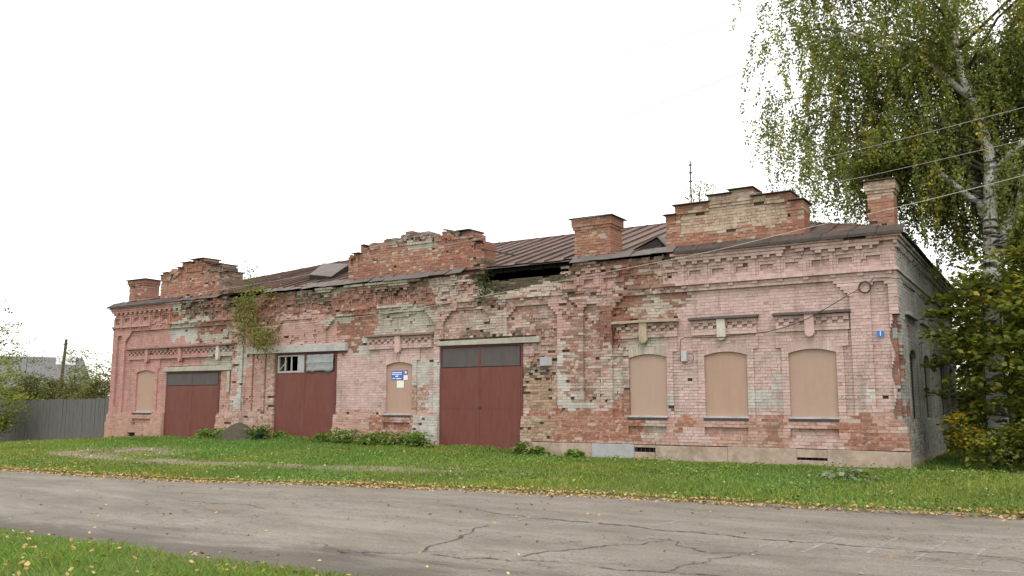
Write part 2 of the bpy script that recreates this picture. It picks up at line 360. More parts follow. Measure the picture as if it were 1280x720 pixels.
def strip(name, pts, w, mat, jag=0, dz=.006):
    P = []
    for (a, b) in zip(pts[:-1], pts[1:]):
        L = math.dist(a, b); k = max(2, int(L/.12))
        for i in range(k): P.append((a[0]+(b[0]-a[0])*i/k, a[1]+(b[1]-a[1])*i/k))
    P.append(pts[-1]); P = np.array(P)
    if jag:
        for s_ in (1, 2, 4, 7): P = P+(np.c_[vnoise(P[:, 0]*3*s_, P[:, 1]*3*s_, 41+s_), vnoise(P[:, 0]*3*s_, P[:, 1]*3*s_, 47+s_)]-.5)*jag*2/s_
    T = np.gradient(P, axis=0); T /= np.linalg.norm(T, axis=1)[:, None]+1e-9; Nn = np.c_[-T[:, 1], T[:, 0]]
    ww = w*(np.ones(len(P)) if not jag else .35+1.3*vnoise(np.arange(len(P))*.35, 0, 55)); 
    if jag: ww[0] = ww[-1] = .004
    A = P+Nn*ww[:, None]/2; B = P-Nn*ww[:, None]/2
    V = np.concatenate([np.c_[A, road_height(A[:, 0], A[:, 1])+dz], np.c_[B, road_height(B[:, 0], B[:, 1])+dz]])
    k = len(P); f = [(i, i+1, k+i+1, k+i) for i in range(k-1)]
    return mesh_np(name, V, f, mat, ROAD)
for c, w in (([(-3.0, -14.2), (-3.2, -12.9), (-3.6, -12.1)], .05), ([(-3.3, -11.1), (-1.9, -11.2), (-1.1, -11.3), (-.2, -11.45)], .09), ([(-.2, -11.45), (.7, -11.4), (1.5, -11.3), (2.7, -11.2)], .05),
             ([(-2.9, -14.35), (-1.4, -14.0), (-.2, -13.9), (.9, -13.6)], .05), ([(-2.0, -14.0), (-1.5, -13.1), (-1.0, -12.4), (-1.0, -11.9)], .04), ([(-2.6, -14.0), (-3.6, -14.6), (-4.8, -14.4)], .03),
             ([(-1.2, -12.0), (-.3, -12.6), (.5, -12.5)], .03), ([(-9.5, -12.6), (-8.2, -12.3), (-7.3, -12.6)], .04), ([(-5.2, -10.6), (-4.2, -11.0), (-3.4, -11.1)], .04), ([(-.3, -13.9), (.0, -12.9), (.1, -12.2)], .03)):
    strip('crack', c, w*1.0, M['crack'], .12)
for c in ([(.6, -12.1), (.72, -10.8)], [(1.2, -11.9), (1.32, -10.3)], [(1.7, -12.0), (1.84, -10.4)], [(2.2, -11.7), (2.32, -10.0)], [(1.5, -12.32), (2.9, -12.1)], [(-3.4, -11.8), (-3.5, -10.8)], [(-1.3, -12.25), (-1.22, -11.9)], [(.1, -12.0), (.2, -11.1)], [(2.75, -11.6), (2.85, -9.9)], [(-1.6, -11.0), (-1.5, -10.0)], [(.7, -10.0), (3.0, -9.6)]):
    strip('road_marking', c, .045, M['paint'], 0, .004)

# ------------------------------------------------------------------ the brick building
BLD = tag(empty('brick_building'), 'long derelict single-storey brick building with peeling pink paint and three maroon gates', 'building')
L0 = -30.7
CH = .08
pinkL = (.525, .375, .345); pinkD = (.45, .25, .215); pinkM = (.48, .305, .265); salmon = (.45, .27, .215); lime = (.47, .445, .40); sidegrey = (.34, .34, .31)
PAL = dict(
    red=[(.255, .10, .07), (.28, .115, .08), (.225, .085, .062), (.29, .13, .092), (.24, .105, .08)],
    orange=[(.335, .155, .10), (.36, .18, .12), (.31, .14, .088), (.37, .195, .135)],
    cream=[(.46, .40, .335), (.52, .46, .40), (.42, .355, .295), (.45, .36, .30), (.40, .315, .255), (.52, .465, .41)],
    ochre=[(.40, .31, .21), (.44, .36, .26), (.36, .25, .16), (.41, .28, .19), (.30, .20, .13)],
    brown=[(.21, .13, .095), (.25, .15, .11), (.18, .115, .085), (.28, .14, .10)],
    grey=[(.36, .33, .29), (.42, .39, .35), (.31, .275, .235)],
    dark=[(.085, .06, .042), (.12, .08, .055), (.07, .055, .04)])
# kind: paint level, paint colour, palette weights, chance of a lost brick, moss
K = dict(
    pinkL=(.90, pinkL, dict(cream=.8, orange=.2), .0015, .03),
    pinkF=(.62, pinkL, dict(cream=.85, orange=.15), .004, .06),
    pinkD=(.92, pinkD, dict(red=.3, orange=.5, cream=.2), .002, .04),
    pinkM=(.86, pinkM, dict(orange=.5, cream=.5), .006, .06),
    salm=(.80, salmon, dict(orange=.8, red=.2), .003, .1),
    red=(.34, salmon, dict(orange=.6, red=.4), .010, .14),
    redL=(.60, (.47, .295, .25), dict(orange=.6, red=.1, cream=.3), .004, .1),
    deepred=(.14, salmon, dict(red=.7, brown=.3), .02, .24),
    friezer=(.40, (.36, .20, .165), dict(red=.45, brown=.4, orange=.15), .015, .24),
    cream=(.12, pinkL, dict(cream=.80, grey=.10, orange=.04, brown=.06), .035, .12),
    creamp=(.42, pinkM, dict(cream=.5, orange=.3, brown=.2), .016, .14),
    ochre=(.10, pinkM, dict(ochre=.65, orange=.15, brown=.2), .07, .2),
    mixed=(.25, pinkM, dict(brown=.35, red=.2, cream=.3, orange=.15), .05, .26),
    lime=(.95, lime, dict(cream=.8, brown=.2), .02, .10),
    limed=(.72, (.40, .38, .31), dict(ochre=.4, brown=.25, cream=.35), .012, .24),
    dirty=(.1, salmon, dict(brown=.6, grey=.2, dark=.2), .09, .42),
    moss=(.0, salmon, dict(dark=.8, brown=.2), .25, .7),
    side=(.9, sidegrey, dict(grey=.7, brown=.3), .01, .2),
    sidemoss=(.8, sidegrey, dict(grey=.5, brown=.5), .015, .42),
    ped=(.10, salmon, dict(orange=.65, red=.25, ochre=.1), .012, .12),
    pedpale=(.5, (.47, .37, .27), dict(orange=.35, cream=.35, ochre=.3), .012, .08),
    pedflake=(.30, (.45, .35, .26), dict(orange=.6, red=.3, cream=.1), .02, .14),
    pedred=(.06, salmon, dict(red=.6, orange=.4), .016, .15),
)
FZ = [  # x0,x1,z0,z1,kind : later entries win
    (-40, 9, -9, 9, 'pinkL'),
    (-31, -24, -1, 9, 'pinkD'), (-31, -23.6, -1, .95, 'salm'), (-31, -26.9, .95, 1.3, 'pinkD'),
    (-26.9, -24.6, 4.0, 5.4, 'limed'), (-26.3, -24, 4.62, 5.5, 'dirty'), (-26.7, -25.4, 3.8, 4.3, 'lime'), (-25.4, -22.8, 3.7, 4.5, 'deepred'), (-25.2, -23.3, 3.72, 4.1, 'limed'), (-24.6, -23.0, 2.75, 3.5, 'limed'), (-28.3, -26.6, 4.6, 5.05, 'red'),
    (-23.9, -23.3, .3, 2.6, 'redL'),
    (-23.3, -20.7, .8, 4.5, 'redL'), (-23.0, -22.5, .9, 3.5, 'lime'), (-22.5, -21.9, 1.0, 4.4, 'salm'), (-21.9, -21.3, 1.0, 4, 'redL'), (-21.4, -20.8, .8, 2.8, 'creamp'), (-23.3, -20.5, .5, 1.1, 'creamp'), (-23.3, -20.5, -1, .55, 'salm'),
    (-24.4, -20.6, 4.45, 5.5, 'friezer'), (-24, -22.2, 5.0, 5.5, 'moss'), (-22.2, -20.2, 5.15, 5.5, 'dirty'),
    (-20.9, -18.7, 3.4, 4.4, 'pinkM'), (-20.6, -13.5, 4.45, 5.5, 'friezer'), (-20.6, -13.5, 5.2, 5.5, 'limed'),
    (-19, -17.4, 3.3, 4.5, 'redL'), (-17.6, -15.6, 3.6, 4.45, 'red'), (-18.4, -17.3, 4.1, 4.45, 'limed'), (-16.2, -13.4, 3.6, 4.45, 'limed'), (-17.6, -16.7, 3.0, 3.6, 'deepred'), (-16.9, -16.3, 2.6, 3.6, 'lime'),
    (-18, -13.3, .95, 2.9, 'pinkL'), (-16.4, -15.6, 1.0, 1.9, 'pinkF'), (-14.5, -13.2, 1.1, 2.7, 'lime'), (-14.6, -13.9, 1.0, 2.0, 'creamp'), (-18, -13.2, .25, 1.0, 'redL'), (-16.3, -14.3, .2, .9, 'red'), (-14.2, -13.2, .2, .9, 'lime'), (-13.9, -13.4, 1.5, 2.3, 'pinkF'),
    (-13.5, -11.6, 3.1, 4.5, 'creamp'), (-13.5, -11.9, 4.5, 5.5, 'cream'), (-13.0, -12.2, 4.6, 5.0, 'redL'), (-12.1, -10.8, 3.3, 4.6, 'cream'), (-10.9, -9.0, 3.55, 4.5, 'creamp'), (-12, -8.8, 4.45, 4.85, 'cream'), (-12.2, -8.9, 4.8, 5.5, 'moss'), (-13.3, -10.2, 3.12, 3.4, 'mixed'), (-10.4, -8.9, 3.1, 3.7, 'mixed'),
    (-10.4, -9.2, .9, 3.1, 'ochre'), (-10.4, -9.5, 2.6, 3.1, 'creamp'), (-9.3, -8.7, .9, 4.5, 'pinkM'), (-9.1, -8.1, .9, 3.0, 'lime'), (-8.75, -8.1, 1.4, 4.2, 'mixed'), (-8.2, -7.3, 1.8, 4.4, 'creamp'), (-8.2, -7.3, 1.2, 1.9, 'cream'),
    (-10.4, -7.2, .2, 1.15, 'red'), (-10.4, -9, .2, .9, 'ochre'), (-8.8, -7.6, 4.5, 5.2, 'pinkM'), (-9, -5.6, 5.15, 5.5, 'dirty'), (-7.6, -5.6, 4.5, 5.2, 'mixed'), (-7.4, -6.4, 4.5, 5.2, 'deepred'), (-7.5, -5.5, 3.6, 4.5, 'mixed'), (-6.4, -5.1, 3.9, 4.3, 'cream'), (-5.8, -5.2, 4.05, 4.25, 'deepred'), (-7.4, -6.9, 3.7, 4.3, 'deepred'),
    (-7.4, -5.6, 2.7, 3.6, 'creamp'), (-6.9, -5.7, 2.7, 3.2, 'limed'), (-7.7, -6.9, 1.3, 2.8, 'cream'), (-7.6, -6.9, 1.0, 1.5, 'deepred'),
    (-5.5, 0, 1.0, 2.7, 'pinkF'), (-5.2, -3.0, 1.1, 2.4, 'pinkF'), (-3.4, -2.8, 1.2, 1.7, 'lime'), (-2.9, -2.6, 1.2, 2.0, 'lime'), (-.9, -.6, 1.35, 1.8, 'lime'), (-5.7, -5.5, 1.1, 1.7, 'lime'), (-3.55, -3.35, 1.0, 1.9, 'lime'),
    (-12.2, -11.2, 4.25, 4.6, 'dirty'), (-11.6, -10.6, 3.95, 4.3, 'mixed'), (-9.0, -8.0, 4.3, 4.6, 'dirty'), (-8.9, -8.3, 2.2, 3.6, 'mixed'), (-7.9, -7.2, 3.0, 4.0, 'deepred'), (-19.8, -18.2, 4.7, 5.2, 'dirty'), (-16.5, -14.2, 4.85, 5.2, 'dirty'), (-22.4, -21.2, 4.0, 5.0, 'deepred'), (-12.9, -10.6, 3.28, 3.5, 'dirty'), (-10.3, -9.6, 2.1, 2.5, 'dirty'), (-17.8, -16.6, 3.7, 4.1, 'deepred'),
    (-7.6, .2, -1, .97, 'redL'), (-7.7, -7.1, .3, 1.5, 'red'), (-3.2, -2.7, .3, 1.0, 'red'), (-1.1, -.7, .3, 1.0, 'red'), (-5.4, -4.9, .4, 1.0, 'red'), (-7.6, -6.4, .3, 1.0, 'red'), (-5.4, -4.6, .3, .6, 'pinkF'), (-2.5, -1.3, .3, .55, 'pinkF'), (-6.5, -5.9, .5, .9, 'cream'), (-1.0, .2, .25, .6, 'red'), (-.5, .2, .5, 1.0, 'creamp'), (-1.9, 0.2, 5.25, 5.5, 'redL'), (-.2, .2, 2.0, 5.2, 'pinkF'),
]
SZ = [(-1, 20, -9, 9, 'side'), (-1, .36, .95, 3.5, 'deepred'), (-1, 20, 4.9, 9, 'sidemoss'), (-1, 20, -1, .8, 'sidemoss'), (.4, 1.2, .9, 1.4, 'red')]
def zone_at(zs, x, z, seed):
    """zone index per brick with ragged borders"""
    wx = (fbm(x*1.5, z*1.5, seed, 4)-.5)*1.1+(vnoise(x*4, z*9, seed+9)-.5)*.3
    wz = (fbm(x*1.5, z*1.5, seed+4, 4)-.5)*.75
    idx = np.zeros(len(x), int)
    for i, (a, b, c, d, k) in enumerate(zs):
        idx[(x+wx > a) & (x+wx < b) & (z+wz > c) & (z+wz < d)] = i
    return [zs[i][4] for i in idx]
# openings on the facade
WIN = [(-28.45, 1.2), (-15.1, 1.1), (-6.345, 1.12), (-4.17, 1.14), (-1.975, 1.15)]   # centre, width
GATE = [(-27.1, -23.9, 2.56), (-20.85, -17.9, 3.12), (-13.43, -10.37, 3.12)]
ZS, ZW = .96, 2.56   # sill, arch spring
HOOD = [(-29.7, -23.1), (-16.5, -13.7), (-7.35, -5.4), (-5.1, -3.25), (-2.87, -1.0)]
PANEL = [(-29.9, -23.2, .96, 4.30, .4), (-20.9, -18.8, .96, 4.30, .3), (-18.4, -13.65, .96, 4.30, .4), (-13.3, -11.5, .96, 4.26, .36), (-10.9, -9.15, .96, 4.26, .36), (-7.4, -1.02, .96, 4.32, .4),
         (-30.45, -30.1, 1.2, 4.2, .12), (-8.3, -7.75, 1.36, 4.16, .15), (-.55, -.14, 1.2, 4.26, .14), (-22.62, -22.5, 1.0, 4.4, 0), (-22.06, -21.94, 1.0, 4.2, 0), (-21.4, -21.28, .9, 4.3, 0)]
def corner_n(z): return .06+np.where((z > 4.48) & (z < 4.56), .05, 0)+np.where(z > 5.04, .06, 0)+np.where(z > 5.2, .04, 0)+np.where(z > 5.28, .05, 0)+np.where(z < .88, .05, 0)+np.where(z < .56, .03, 0)
def d_facade(s, z):
    d = np.full(len(s), .06)
    for (a, b, z0, z1, sh) in PANEL:
        dx = np.minimum(s-a, b-s); ins = (dx > 0) & (z > z0) & (z < z1)
        if sh: ins &= ~((dx < sh) & (z > z1-sh+dx))
        d[ins] = -.03 if b-a > .2 else -.01
    if z > .88 and z < 3.2:
        for (c, w) in WIN:
            ww = w/2+(.17 if z < 2.72 else .30); d[(np.abs(s-c) < ww)] = .015
    for (a, b) in HOOD:
        ins = (s > a+.06) & (s < b-.06)
        if 3.12 < z < 3.52:
            if 3.28 < z < 3.36: d[ins] = np.where((np.floor((s[ins]-a)/.13) % 2) == 0, .085, .015)
            elif 3.36 < z < 3.44: d[ins] = np.where((np.floor((s[ins]-a)/.13) % 2) == 1, .085, .015)
            else: d[ins] = .075
    if z < .96:
        d[:] = .09 if z > .88 else .11
        if z < .56: d[:] = .14
        if .48 < z < .72:
            for (c, w) in WIN: d[np.abs(s-c) < w/2] = .02
    if 4.32 < z < 4.48: d[:] = np.where((z > 4.4) & (((s+100) % .64) < .13), .10, .06)
    if 4.48 < z < 4.56: d[:] = .14
    if 4.56 < z < 5.04:
        ph = (s+100) % .64
        d[:] = np.where(ph < .08, .09, .065)
        if 4.64 < z < 4.96: d[(ph > .15) & (ph < .57)] = .04
        if 4.72 < z < 4.88: d[(ph > .20) & (ph < .52)] = -.03
    if 5.04 < z < 5.12: d[:] = np.where(((s+100) % .32) < .15, .15, .06)
    if 5.12 < z < 5.2: d[:] = .155
    if 5.2 < z < 5.28: d[:] = .18
    if z > 5.28: d[:] = .225
    # ornament worn away in patches
    if z > 4.3:
        er = fbm(s*1.1, s*0+z*1.6, 87, 3); lim = np.interp(s, [-31, -27, -25, -9, -6, -5, 0], [.72, .66, .54, .56, .57, .74, .74])
        wr = er > lim; d[wr] = np.minimum(d[wr], np.where(vnoise(s[wr]*5, s[wr]*0+z*12, 88) > .5, .05, .015))
    if 1.0 < z < 4.3:
        er = fbm(s*1.3, s*0+z*1.8, 90, 3); wr = (er > .66) & (s > -24) & (s < -6.9) & ~((s > -18) & (s < -13.5) & (z < 3.0)); d[wr] = d[wr]-np.where(vnoise(s[wr]*4.2, s[wr]*0+z*12, 89) > .6, .045, 0)
    # openings
    for (c, w) in WIN: 
        if ZS < z < 2.88: d[np.abs(s-c) < w/2] = np.nan
    for (a, b, h) in GATE:
        if z < h: d[(s > a) & (s < b)] = np.nan
        if h < z < h+.24: d[(s > a-.02) & (s < b+(.45 if h > 3 else .02))] = np.nan
    for (c, w) in ((-6.42, .62), (-2.05, .72), (-29.0, .5)):
        if .0 < z < .16: d[np.abs(s-c) < w/2] = np.nan
    # plinth stones stand here
    if z < .24: d[s > -9.95] = np.nan
    # fallen cornice
    r = fbm(s*2.2, s*0+1, 66)
    hi = 4.72+.35*(r-.3)+.5*np.clip((np.abs(s+10.4)-1.45)*2.2, 0, 1)
    d[(s > -12.25) & (s < -8.55) & (z > hi)] = -.1
    if z > 5.1: d[(s > -12.0+.3*math.sin(z*30)) & (s < -8.95+.2*math.sin(z*40))] = np.nan
    hi2 = 5.02+.4*(r-.3)+.5*np.clip((np.abs(s+22.8)-1.0)*2, 0, 1)
    d[(s > -24.2) & (s < -21.4) & (z > hi2)] = -.06
    hi3 = 5.2+.2*(r-.4)+.3*np.clip((np.abs(s+6.8)-.9)*2, 0, 1)
    d[(s > -8.4) & (s < -5.6) & (z > hi3)] = .06
    return d
SWIN = [(2.07, 1.2), (4.8, 1.3), (8.8, 1.4), (11.4, 1.2)]
def d_side(s, z):
    d = np.full(len(s), .06)
    for (c, w) in SWIN:
        if .96 < z < 4.3: d[np.abs(s-c) < w/2+.5] = .02
        if .8 < z < 3.0: d[np.abs(s-c) < w/2+.2] = .05
    if z < .88: d[:] = .11
    if z < .56: d[:] = .14
    if 3.5 < z < 3.6:
        for (c, w) in SWIN: d[np.abs(s-c) < w/2+.4] = .13
    if 4.48 < z < 4.56: d[:] = .11
    if 5.04 < z < 5.12: d[:] = np.where(((s+100) % .32) < .15, .12, .06)
    if 5.12 < z: d[:] = .12
    if 5.2 < z: d[:] = .16
    if 5.28 < z: d[:] = .21
    if .95 < z < 3.45: d[s < .30+.06*math.sin(z*9)] = -.02
    for (c, w) in SWIN:
        if .96 < z < 2.88: d[np.abs(s-c) < w/2] = np.nan
    return d
# every brick: s0,s1,z0,z1,n_front,n_back ; frame ; colour
class Brickwork:
    def __init__(s): s.V = []; s.C = []; s.P = []; s.mV = []; s.mC = []; s.mP = []; s.rank = []
    def colour(s, kinds):
        n = len(kinds); c = np.zeros((n, 4)); p = np.zeros((n, 4)); ms = np.zeros(n, bool)
        for i, k in enumerate(kinds):
            lv, pc, pal, miss, moss = K[k]
            nm = RNG.choice(list(pal), p=np.array(list(pal.values()))/sum(pal.values()))
            b = np.array(PAL[nm][RNG.integers(len(PAL[nm]))])*RNG.uniform(.88, 1.12)
            mean = sum(np.mean(PAL[q], 0)*w_ for q, w_ in pal.items())/sum(pal.values()); b = .62*b+.38*mean
            c[i] = (*b, np.clip(lv+RNG.normal(0, .10 if lv < .9 else .04), 0, 1.1)); p[i] = (*(np.array(pc)*RNG.uniform(.88, 1.1)), np.clip(moss+RNG.normal(0, .07), 0, 1)); ms[i] = RNG.random() < miss
        return c, p, ms
    def boxes(s, S, F, kinds, joint=.0055, seed=0):
        """S (n,6) s0,s1,z0,z1,nf,nb"""
        O, sd, nd = [np.array(a, float) for a in F]
        flip = np.dot(np.cross(sd, (0, 0, 1)), nd) < 0
        S = np.array(S, float); n = len(S)
        if n == 0: return
        c, p, ms = s.colour(kinds)
        def corners(S, j, jit, ja=None, jb=None, am=1):
            s0 = S[:, 0]+(j if ja is None else ja); s1 = S[:, 1]-(j if jb is None else jb); z0 = S[:, 2]+j; z1 = S[:, 3]-j
            nf = S[:, 4]; nb = S[:, 5]
            q = [(s0, z0, nf), (s1, z0, nf), (s1, z1, nf), (s0, z1, nf), (s0, z0, nb), (s1, z0, nb), (s1, z1, nb), (s0, z1, nb)]
            P = np.zeros((len(S), 8, 3))
            for i, (a, b, d) in enumerate(q):
                if i < 4 and jit: a = a+RNG.normal(0, .0018, len(S)); b = b+RNG.normal(0, .0018, len(S))*am; d = d+RNG.normal(0, .0022, len(S))*am
                P[:, i] = O+a[:, None]*sd+d[:, None]*nd+np.c_[a*0, a*0, b]
            if flip: P = P[:, [1, 0, 3, 2, 5, 4, 7, 6]]
            return P
        pn = np.clip(c[:, 3], 0, 1)
        B = S.copy(); B[:, 4] += RNG.normal(0, .0035, n)*(1.7-pn)+np.where(RNG.random(n) < .06*(1.2-pn), -RNG.uniform(.01, .035, n), 0)
        keep = ~ms; jj = joint*(1.3-.4*pn)
        ea, eb = (S[:, 6] > 0, S[:, 7] > 0) if S.shape[1] > 6 else (np.zeros(n, bool),)*2
        s.V.append(corners(B[keep], jj[keep], True, np.where(ea, 0, jj*.55)[keep], np.where(eb, 0, jj*.55)[keep], (1.5-pn)[keep])); s.C.append(c[keep]); s.P.append(p[keep])
        mS = S.copy(); mS[:, 4] -= .015-.0055*pn; mS[ms, 4] -= RNG.uniform(.03, .085, ms.sum()); mS[:, 5] -= .004
        mc = c.copy(); mc[:, :3] = np.array([.40, .345, .275])*RNG.uniform(.9, 1.06, (n, 1)); mc[:, 3] -= .12
        dk = p[:, 3] > .4; mc[dk, :3] *= .35; mc[ms, :3] = (.13, .085, .065); mc[ms, 3] = 0
        s.mV.append(corners(mS, np.where(ea | eb, .0, .0), False, np.where(ea, .008, 0), np.where(eb, .008, 0))); p = p.copy(); p[:, :3] *= RNG.uniform(.76, .9, (n, 1)); s.mC.append(mc); s.mP.append(p)
    def wall(s, s0, s1, z0, z1, dfun, F, zs, nb=-.12, seed=1, ends=None, pitch=.26):
        rows = []
        for k in range(int(round(z0/CH)), int(round(z1/CH))):
            za, zb = k*CH, (k+1)*CH; zc = (za+zb)/2
            a0, a1 = (s0, s1) if ends is None else (s0-ends(zc), s1+(ends.chip(zc) if hasattr(ends, 'chip') else ends(zc)))
            ss = np.arange(a0+.005, a1, .01); d = dfun(ss, zc)
            key = np.where(np.isnan(d), -9, np.round(d, 3))
            br = np.flatnonzero(np.diff(key) != 0)
            st = np.r_[0, br+1]; en = np.r_[br, len(ss)-1]
            for a, b in zip(st, en):
                if key[a] == -9: continue
                sa, sb = ss[a]-.005, ss[b]+.005
                if b == len(ss)-1: sb = a1
                pt = pitch/2 if k % 6 == 0 else pitch
                off = (k % 2)*pitch/2+.03*math.sin(k*2.3)
                g = np.arange(math.floor((sa-off)/pt)*pt+off, sb+pt, pt); g = g[(g > sa+.05) & (g < sb-.05)]
                if pt == pitch and len(g) > 1:
                    md = (g[:-1]+g[1:])/2; g = np.sort(np.r_[g, md[RNG.random(len(md)) < .42]])
                e = np.r_[sa, g, sb]
                for q_, (u, v) in enumerate(zip(e[:-1], e[1:])): rows.append((u, v, za, zb, key[a], nb, q_ == 0, q_ == len(e)-2))
        S = np.array(rows); kinds = zone_at(zs, (S[:, 0]+S[:, 1])/2, (S[:, 2]+S[:, 3])/2, seed) if zs else None
        s.boxes(S, F, kinds)
    def hexes(s, P, kinds):   # ready-made hexahedra in world space, no mortar cell of their own
        c, p, ms = s.colour(kinds); s.V.append(np.array(P)); s.C.append(c); s.P.append(p)
BOXF = np.array([(0, 1, 2, 3), (0, 4, 5, 1), (1, 5, 6, 2), (2, 6, 7, 3), (3, 7, 4, 0)])
def box_mesh(name, P, C, Pc, mat, parent):
    n = len(P); f = (np.arange(n)[:, None, None]*8+BOXF[None]).reshape(-1, 4)
    return mesh_np(name, P.reshape(-1, 3), f, mat, parent, {'col': np.repeat(C, 8, 0), 'pcol': np.repeat(Pc, 8, 0)})
class Ends:
    left = 1; right = 1
    def __call__(s, z): return float(corner_n(z))
class FEnds(Ends):
    def chip(s, z): return -(.13+.05*math.sin(z*7)) if .95 < z < 3.45 else s(z)
BW = Brickwork()
FF = ((0, 0, 0), (1, 0, 0), (0, -1, 0)); FS = ((0, 0, 0), (0, 1, 0), (1, 0, 0))
BW.wall(L0, 0, -.4, 5.36, d_facade, FF, FZ, seed=1, ends=FEnds())
BW.wall(.125, 13, -.08, 5.36, d_side, FS, SZ, seed=2)
# voussoirs over the windows
def arch_z(c, w, x): return ZW+.02+.095*(1-((x-c)/(w/2))**2)
for (c, w) in WIN:
    nv = 15; P = []; xs_ = np.linspace(c-w/2, c+w/2, nv+1)
    for i in range(nv):
        a, b = xs_[i]+.004, xs_[i+1]-.004
        fa = 1.05; ta, tb = c+(a-c)*fa, c+(b-c)*fa
        ta = max(ta, c-w/2+.002); tb = min(tb, c+w/2-.002)
        nf = -.015+RNG.normal(0, .003)
        P.append([(a, nf, arch_z(c, w, a)), (b, nf, arch_z(c, w, b)), (tb, nf, 2.878), (ta, nf, 2.878), (a, .12, arch_z(c, w, a)), (b, .12, arch_z(c, w, b)), (tb, .12, 2.878), (ta, .12, 2.878)])
    xm = np.linspace(c-w/2, c+w/2, nv)
    BW.hexes(P, zone_at(FZ, xm, xm*0+2.75, 1))
    Pm = []
    for i in range(nv):
        a, b = xs_[i], xs_[i+1]; Pm.append([(a, -.009, arch_z(c, w, a)+.004), (b, -.009, arch_z(c, w, b)+.004), (b, -.009, 2.88), (a, -.009, 2.88), (a, .12, arch_z(c, w, a)+.004), (b, .12, arch_z(c, w, b)+.004), (b, .12, 2.88), (a, .12, 2.88)])
    n_ = len(Pm); BW.mV.append(np.array(Pm)); BW.mC.append(np.tile((.4, .34, .28, .8), (n_, 1))); BW.mP.append(np.tile((*(pinkL if c > -8 else pinkD if c < -24 else pinkM), .05), (n_, 1)))
# pediments on the parapet
PED = [
    dict(o=[(-27.9, 6.62), (-27.3, 6.62), (-27.3, 6.80), (-26.55, 6.80), (-26.55, 6.95), (-25.95, 6.97), (-25.95, 7.05), (-25.15, 7.07), (-25.15, 6.88), (-24.0, 6.66), (-24.0, 6.45), (-23.7, 6.4)],
         zs=[(-99, 99, -9, 99, 'ped'), (-27.8, -24.6, 6.0, 6.6, 'pedflake'), (-26.2, -24, 5.4, 6.1, 'pedred'), (-24.6, -23, 5, 9, 'dirty'), (-28, -25.5, 5.4, 5.85, 'ped')]),
    dict(o=[(-17.52, 6.46), (-16.98, 6.46), (-16.98, 6.78), (-16.5, 6.80), (-15.6, 6.88), (-15.0, 7.0), (-14.2, 7.02), (-13.7, 6.86), (-13.3, 6.9), (-12.9, 6.86), (-12.2, 6.74), (-12.2, 6.45), (-11.82, 6.36)],
         zs=[(-99, 99, -9, 99, 'ped'), (-17, -13.5, 6.1, 6.6, 'pedflake'), (-99, 99, 5, 5.95, 'pedred'), (-13.4, -11.5, 5.9, 6.6, 'pedred'), (-15.0, -13.9, 6.5, 6.75, 'limed'), (-99, 99, 6.75, 7.2, 'dirty'), (-12.4, -11, 5.4, 5.9, 'dirty')]),
    dict(o=[(-5.75, 6.44), (-5.47, 6.44), (-5.47, 6.71), (-4.52, 6.73), (-4.52, 6.91), (-3.3, 6.93), (-3.3, 6.72), (-2.33, 6.71), (-2.33, 6.5), (-2.03, 6.5)],
         zs=[(-99, 99, -9, 99, 'ped'), (-5.5, -2.3, 5.95, 6.5, 'pedpale'), (-99, 99, 5.2, 5.85, 'ped'), (-4.6, -3.2, 6.3, 6.9, 'pedpale'), (-2.35, -1.9, 5, 6.6, 'ped')]),
]
def outline_z(o, x): return np.interp(x, [p[0] for p in o], [p[1] for p in o])
CAPS = []
for pi, pd in enumerate(PED):
    o = pd['o']; xa, xb = o[0][0], o[-1][0]
    def dped(s, z, o=o, xa=xa, xb=xb, pi=pi):
        top = outline_z(o, s)-(0 if pi == 2 else .16*np.clip(vnoise(s*3.1, s*0, 95+pi)-.45, 0, 1)+.10*(vnoise(s*7, s*0, 97+pi) > .72)); d = np.full(len(s), .0)
        edge_ = np.minimum(s-xa, xb-s)
        if 6.02 < z < 6.55: d[(edge_ > .42)] = -.035      # sunk field
        if pi != 1: d[(top-z < .26) & (z > 6.2)] = .03
        d[(edge_ < .28) & (z > 6.3) & (z < 6.4)] = .03
        if pi == 1:
            r = fbm(s*3, s*0+z*2, 77); d[(z > top-.32) & (r > .56)] = -.09
        if pi == 0:
            r = fbm(s*3, s*0+z*2, 79); d[(z > 5.9) & (r > .62)] = -.05
        d[z > top] = np.nan
        return d
    BW.wall(xa, xb, 5.36, 7.2, dped, ((0, .06, 0), (1, 0, 0), (0, -1, 0)), pd['zs'], nb=-.66, seed=11+pi)
# chimney stacks
CHIM = [(-30.45, -29.3, .35, 1.0, 6.56, 'pedred'), (-8.66, -7.5, .15, .95, 6.68, 'ped'), (-.72, -.1, 1.4, 2.0, 7.0, 'ped')]
for ci, (xa, xb, ya, yb, zt, kd) in enumerate(CHIM):
    def dch(s, z, zt=zt): return np.full(len(s), .0 if z < zt-.26 else (.035 if z < zt-.16 else .07))
    class E2(Ends):
        def __call__(s, z, zt=zt): return float(.0 if z < zt-.26 else (.035 if z < zt-.16 else .07))
    zt2 = round(zt/CH)*CH
    BW.wall(xa, xb, 5.36 if ci < 2 else 5.2, zt2, dch, ((0, ya, 0), (1, 0, 0), (0, -1, 0)), [(-99, 99, -9, 99, kd), (xa, xa+.5, 5, 9, 'ped'), (-99, 99, zt-.35, 9, 'pedpale' if ci == 2 else kd)], nb=-(yb-ya), seed=31+ci, ends=E2())
    CAPS.append((xa-.13, xb+.13, ya-.15, yb+.12, zt2+.005))
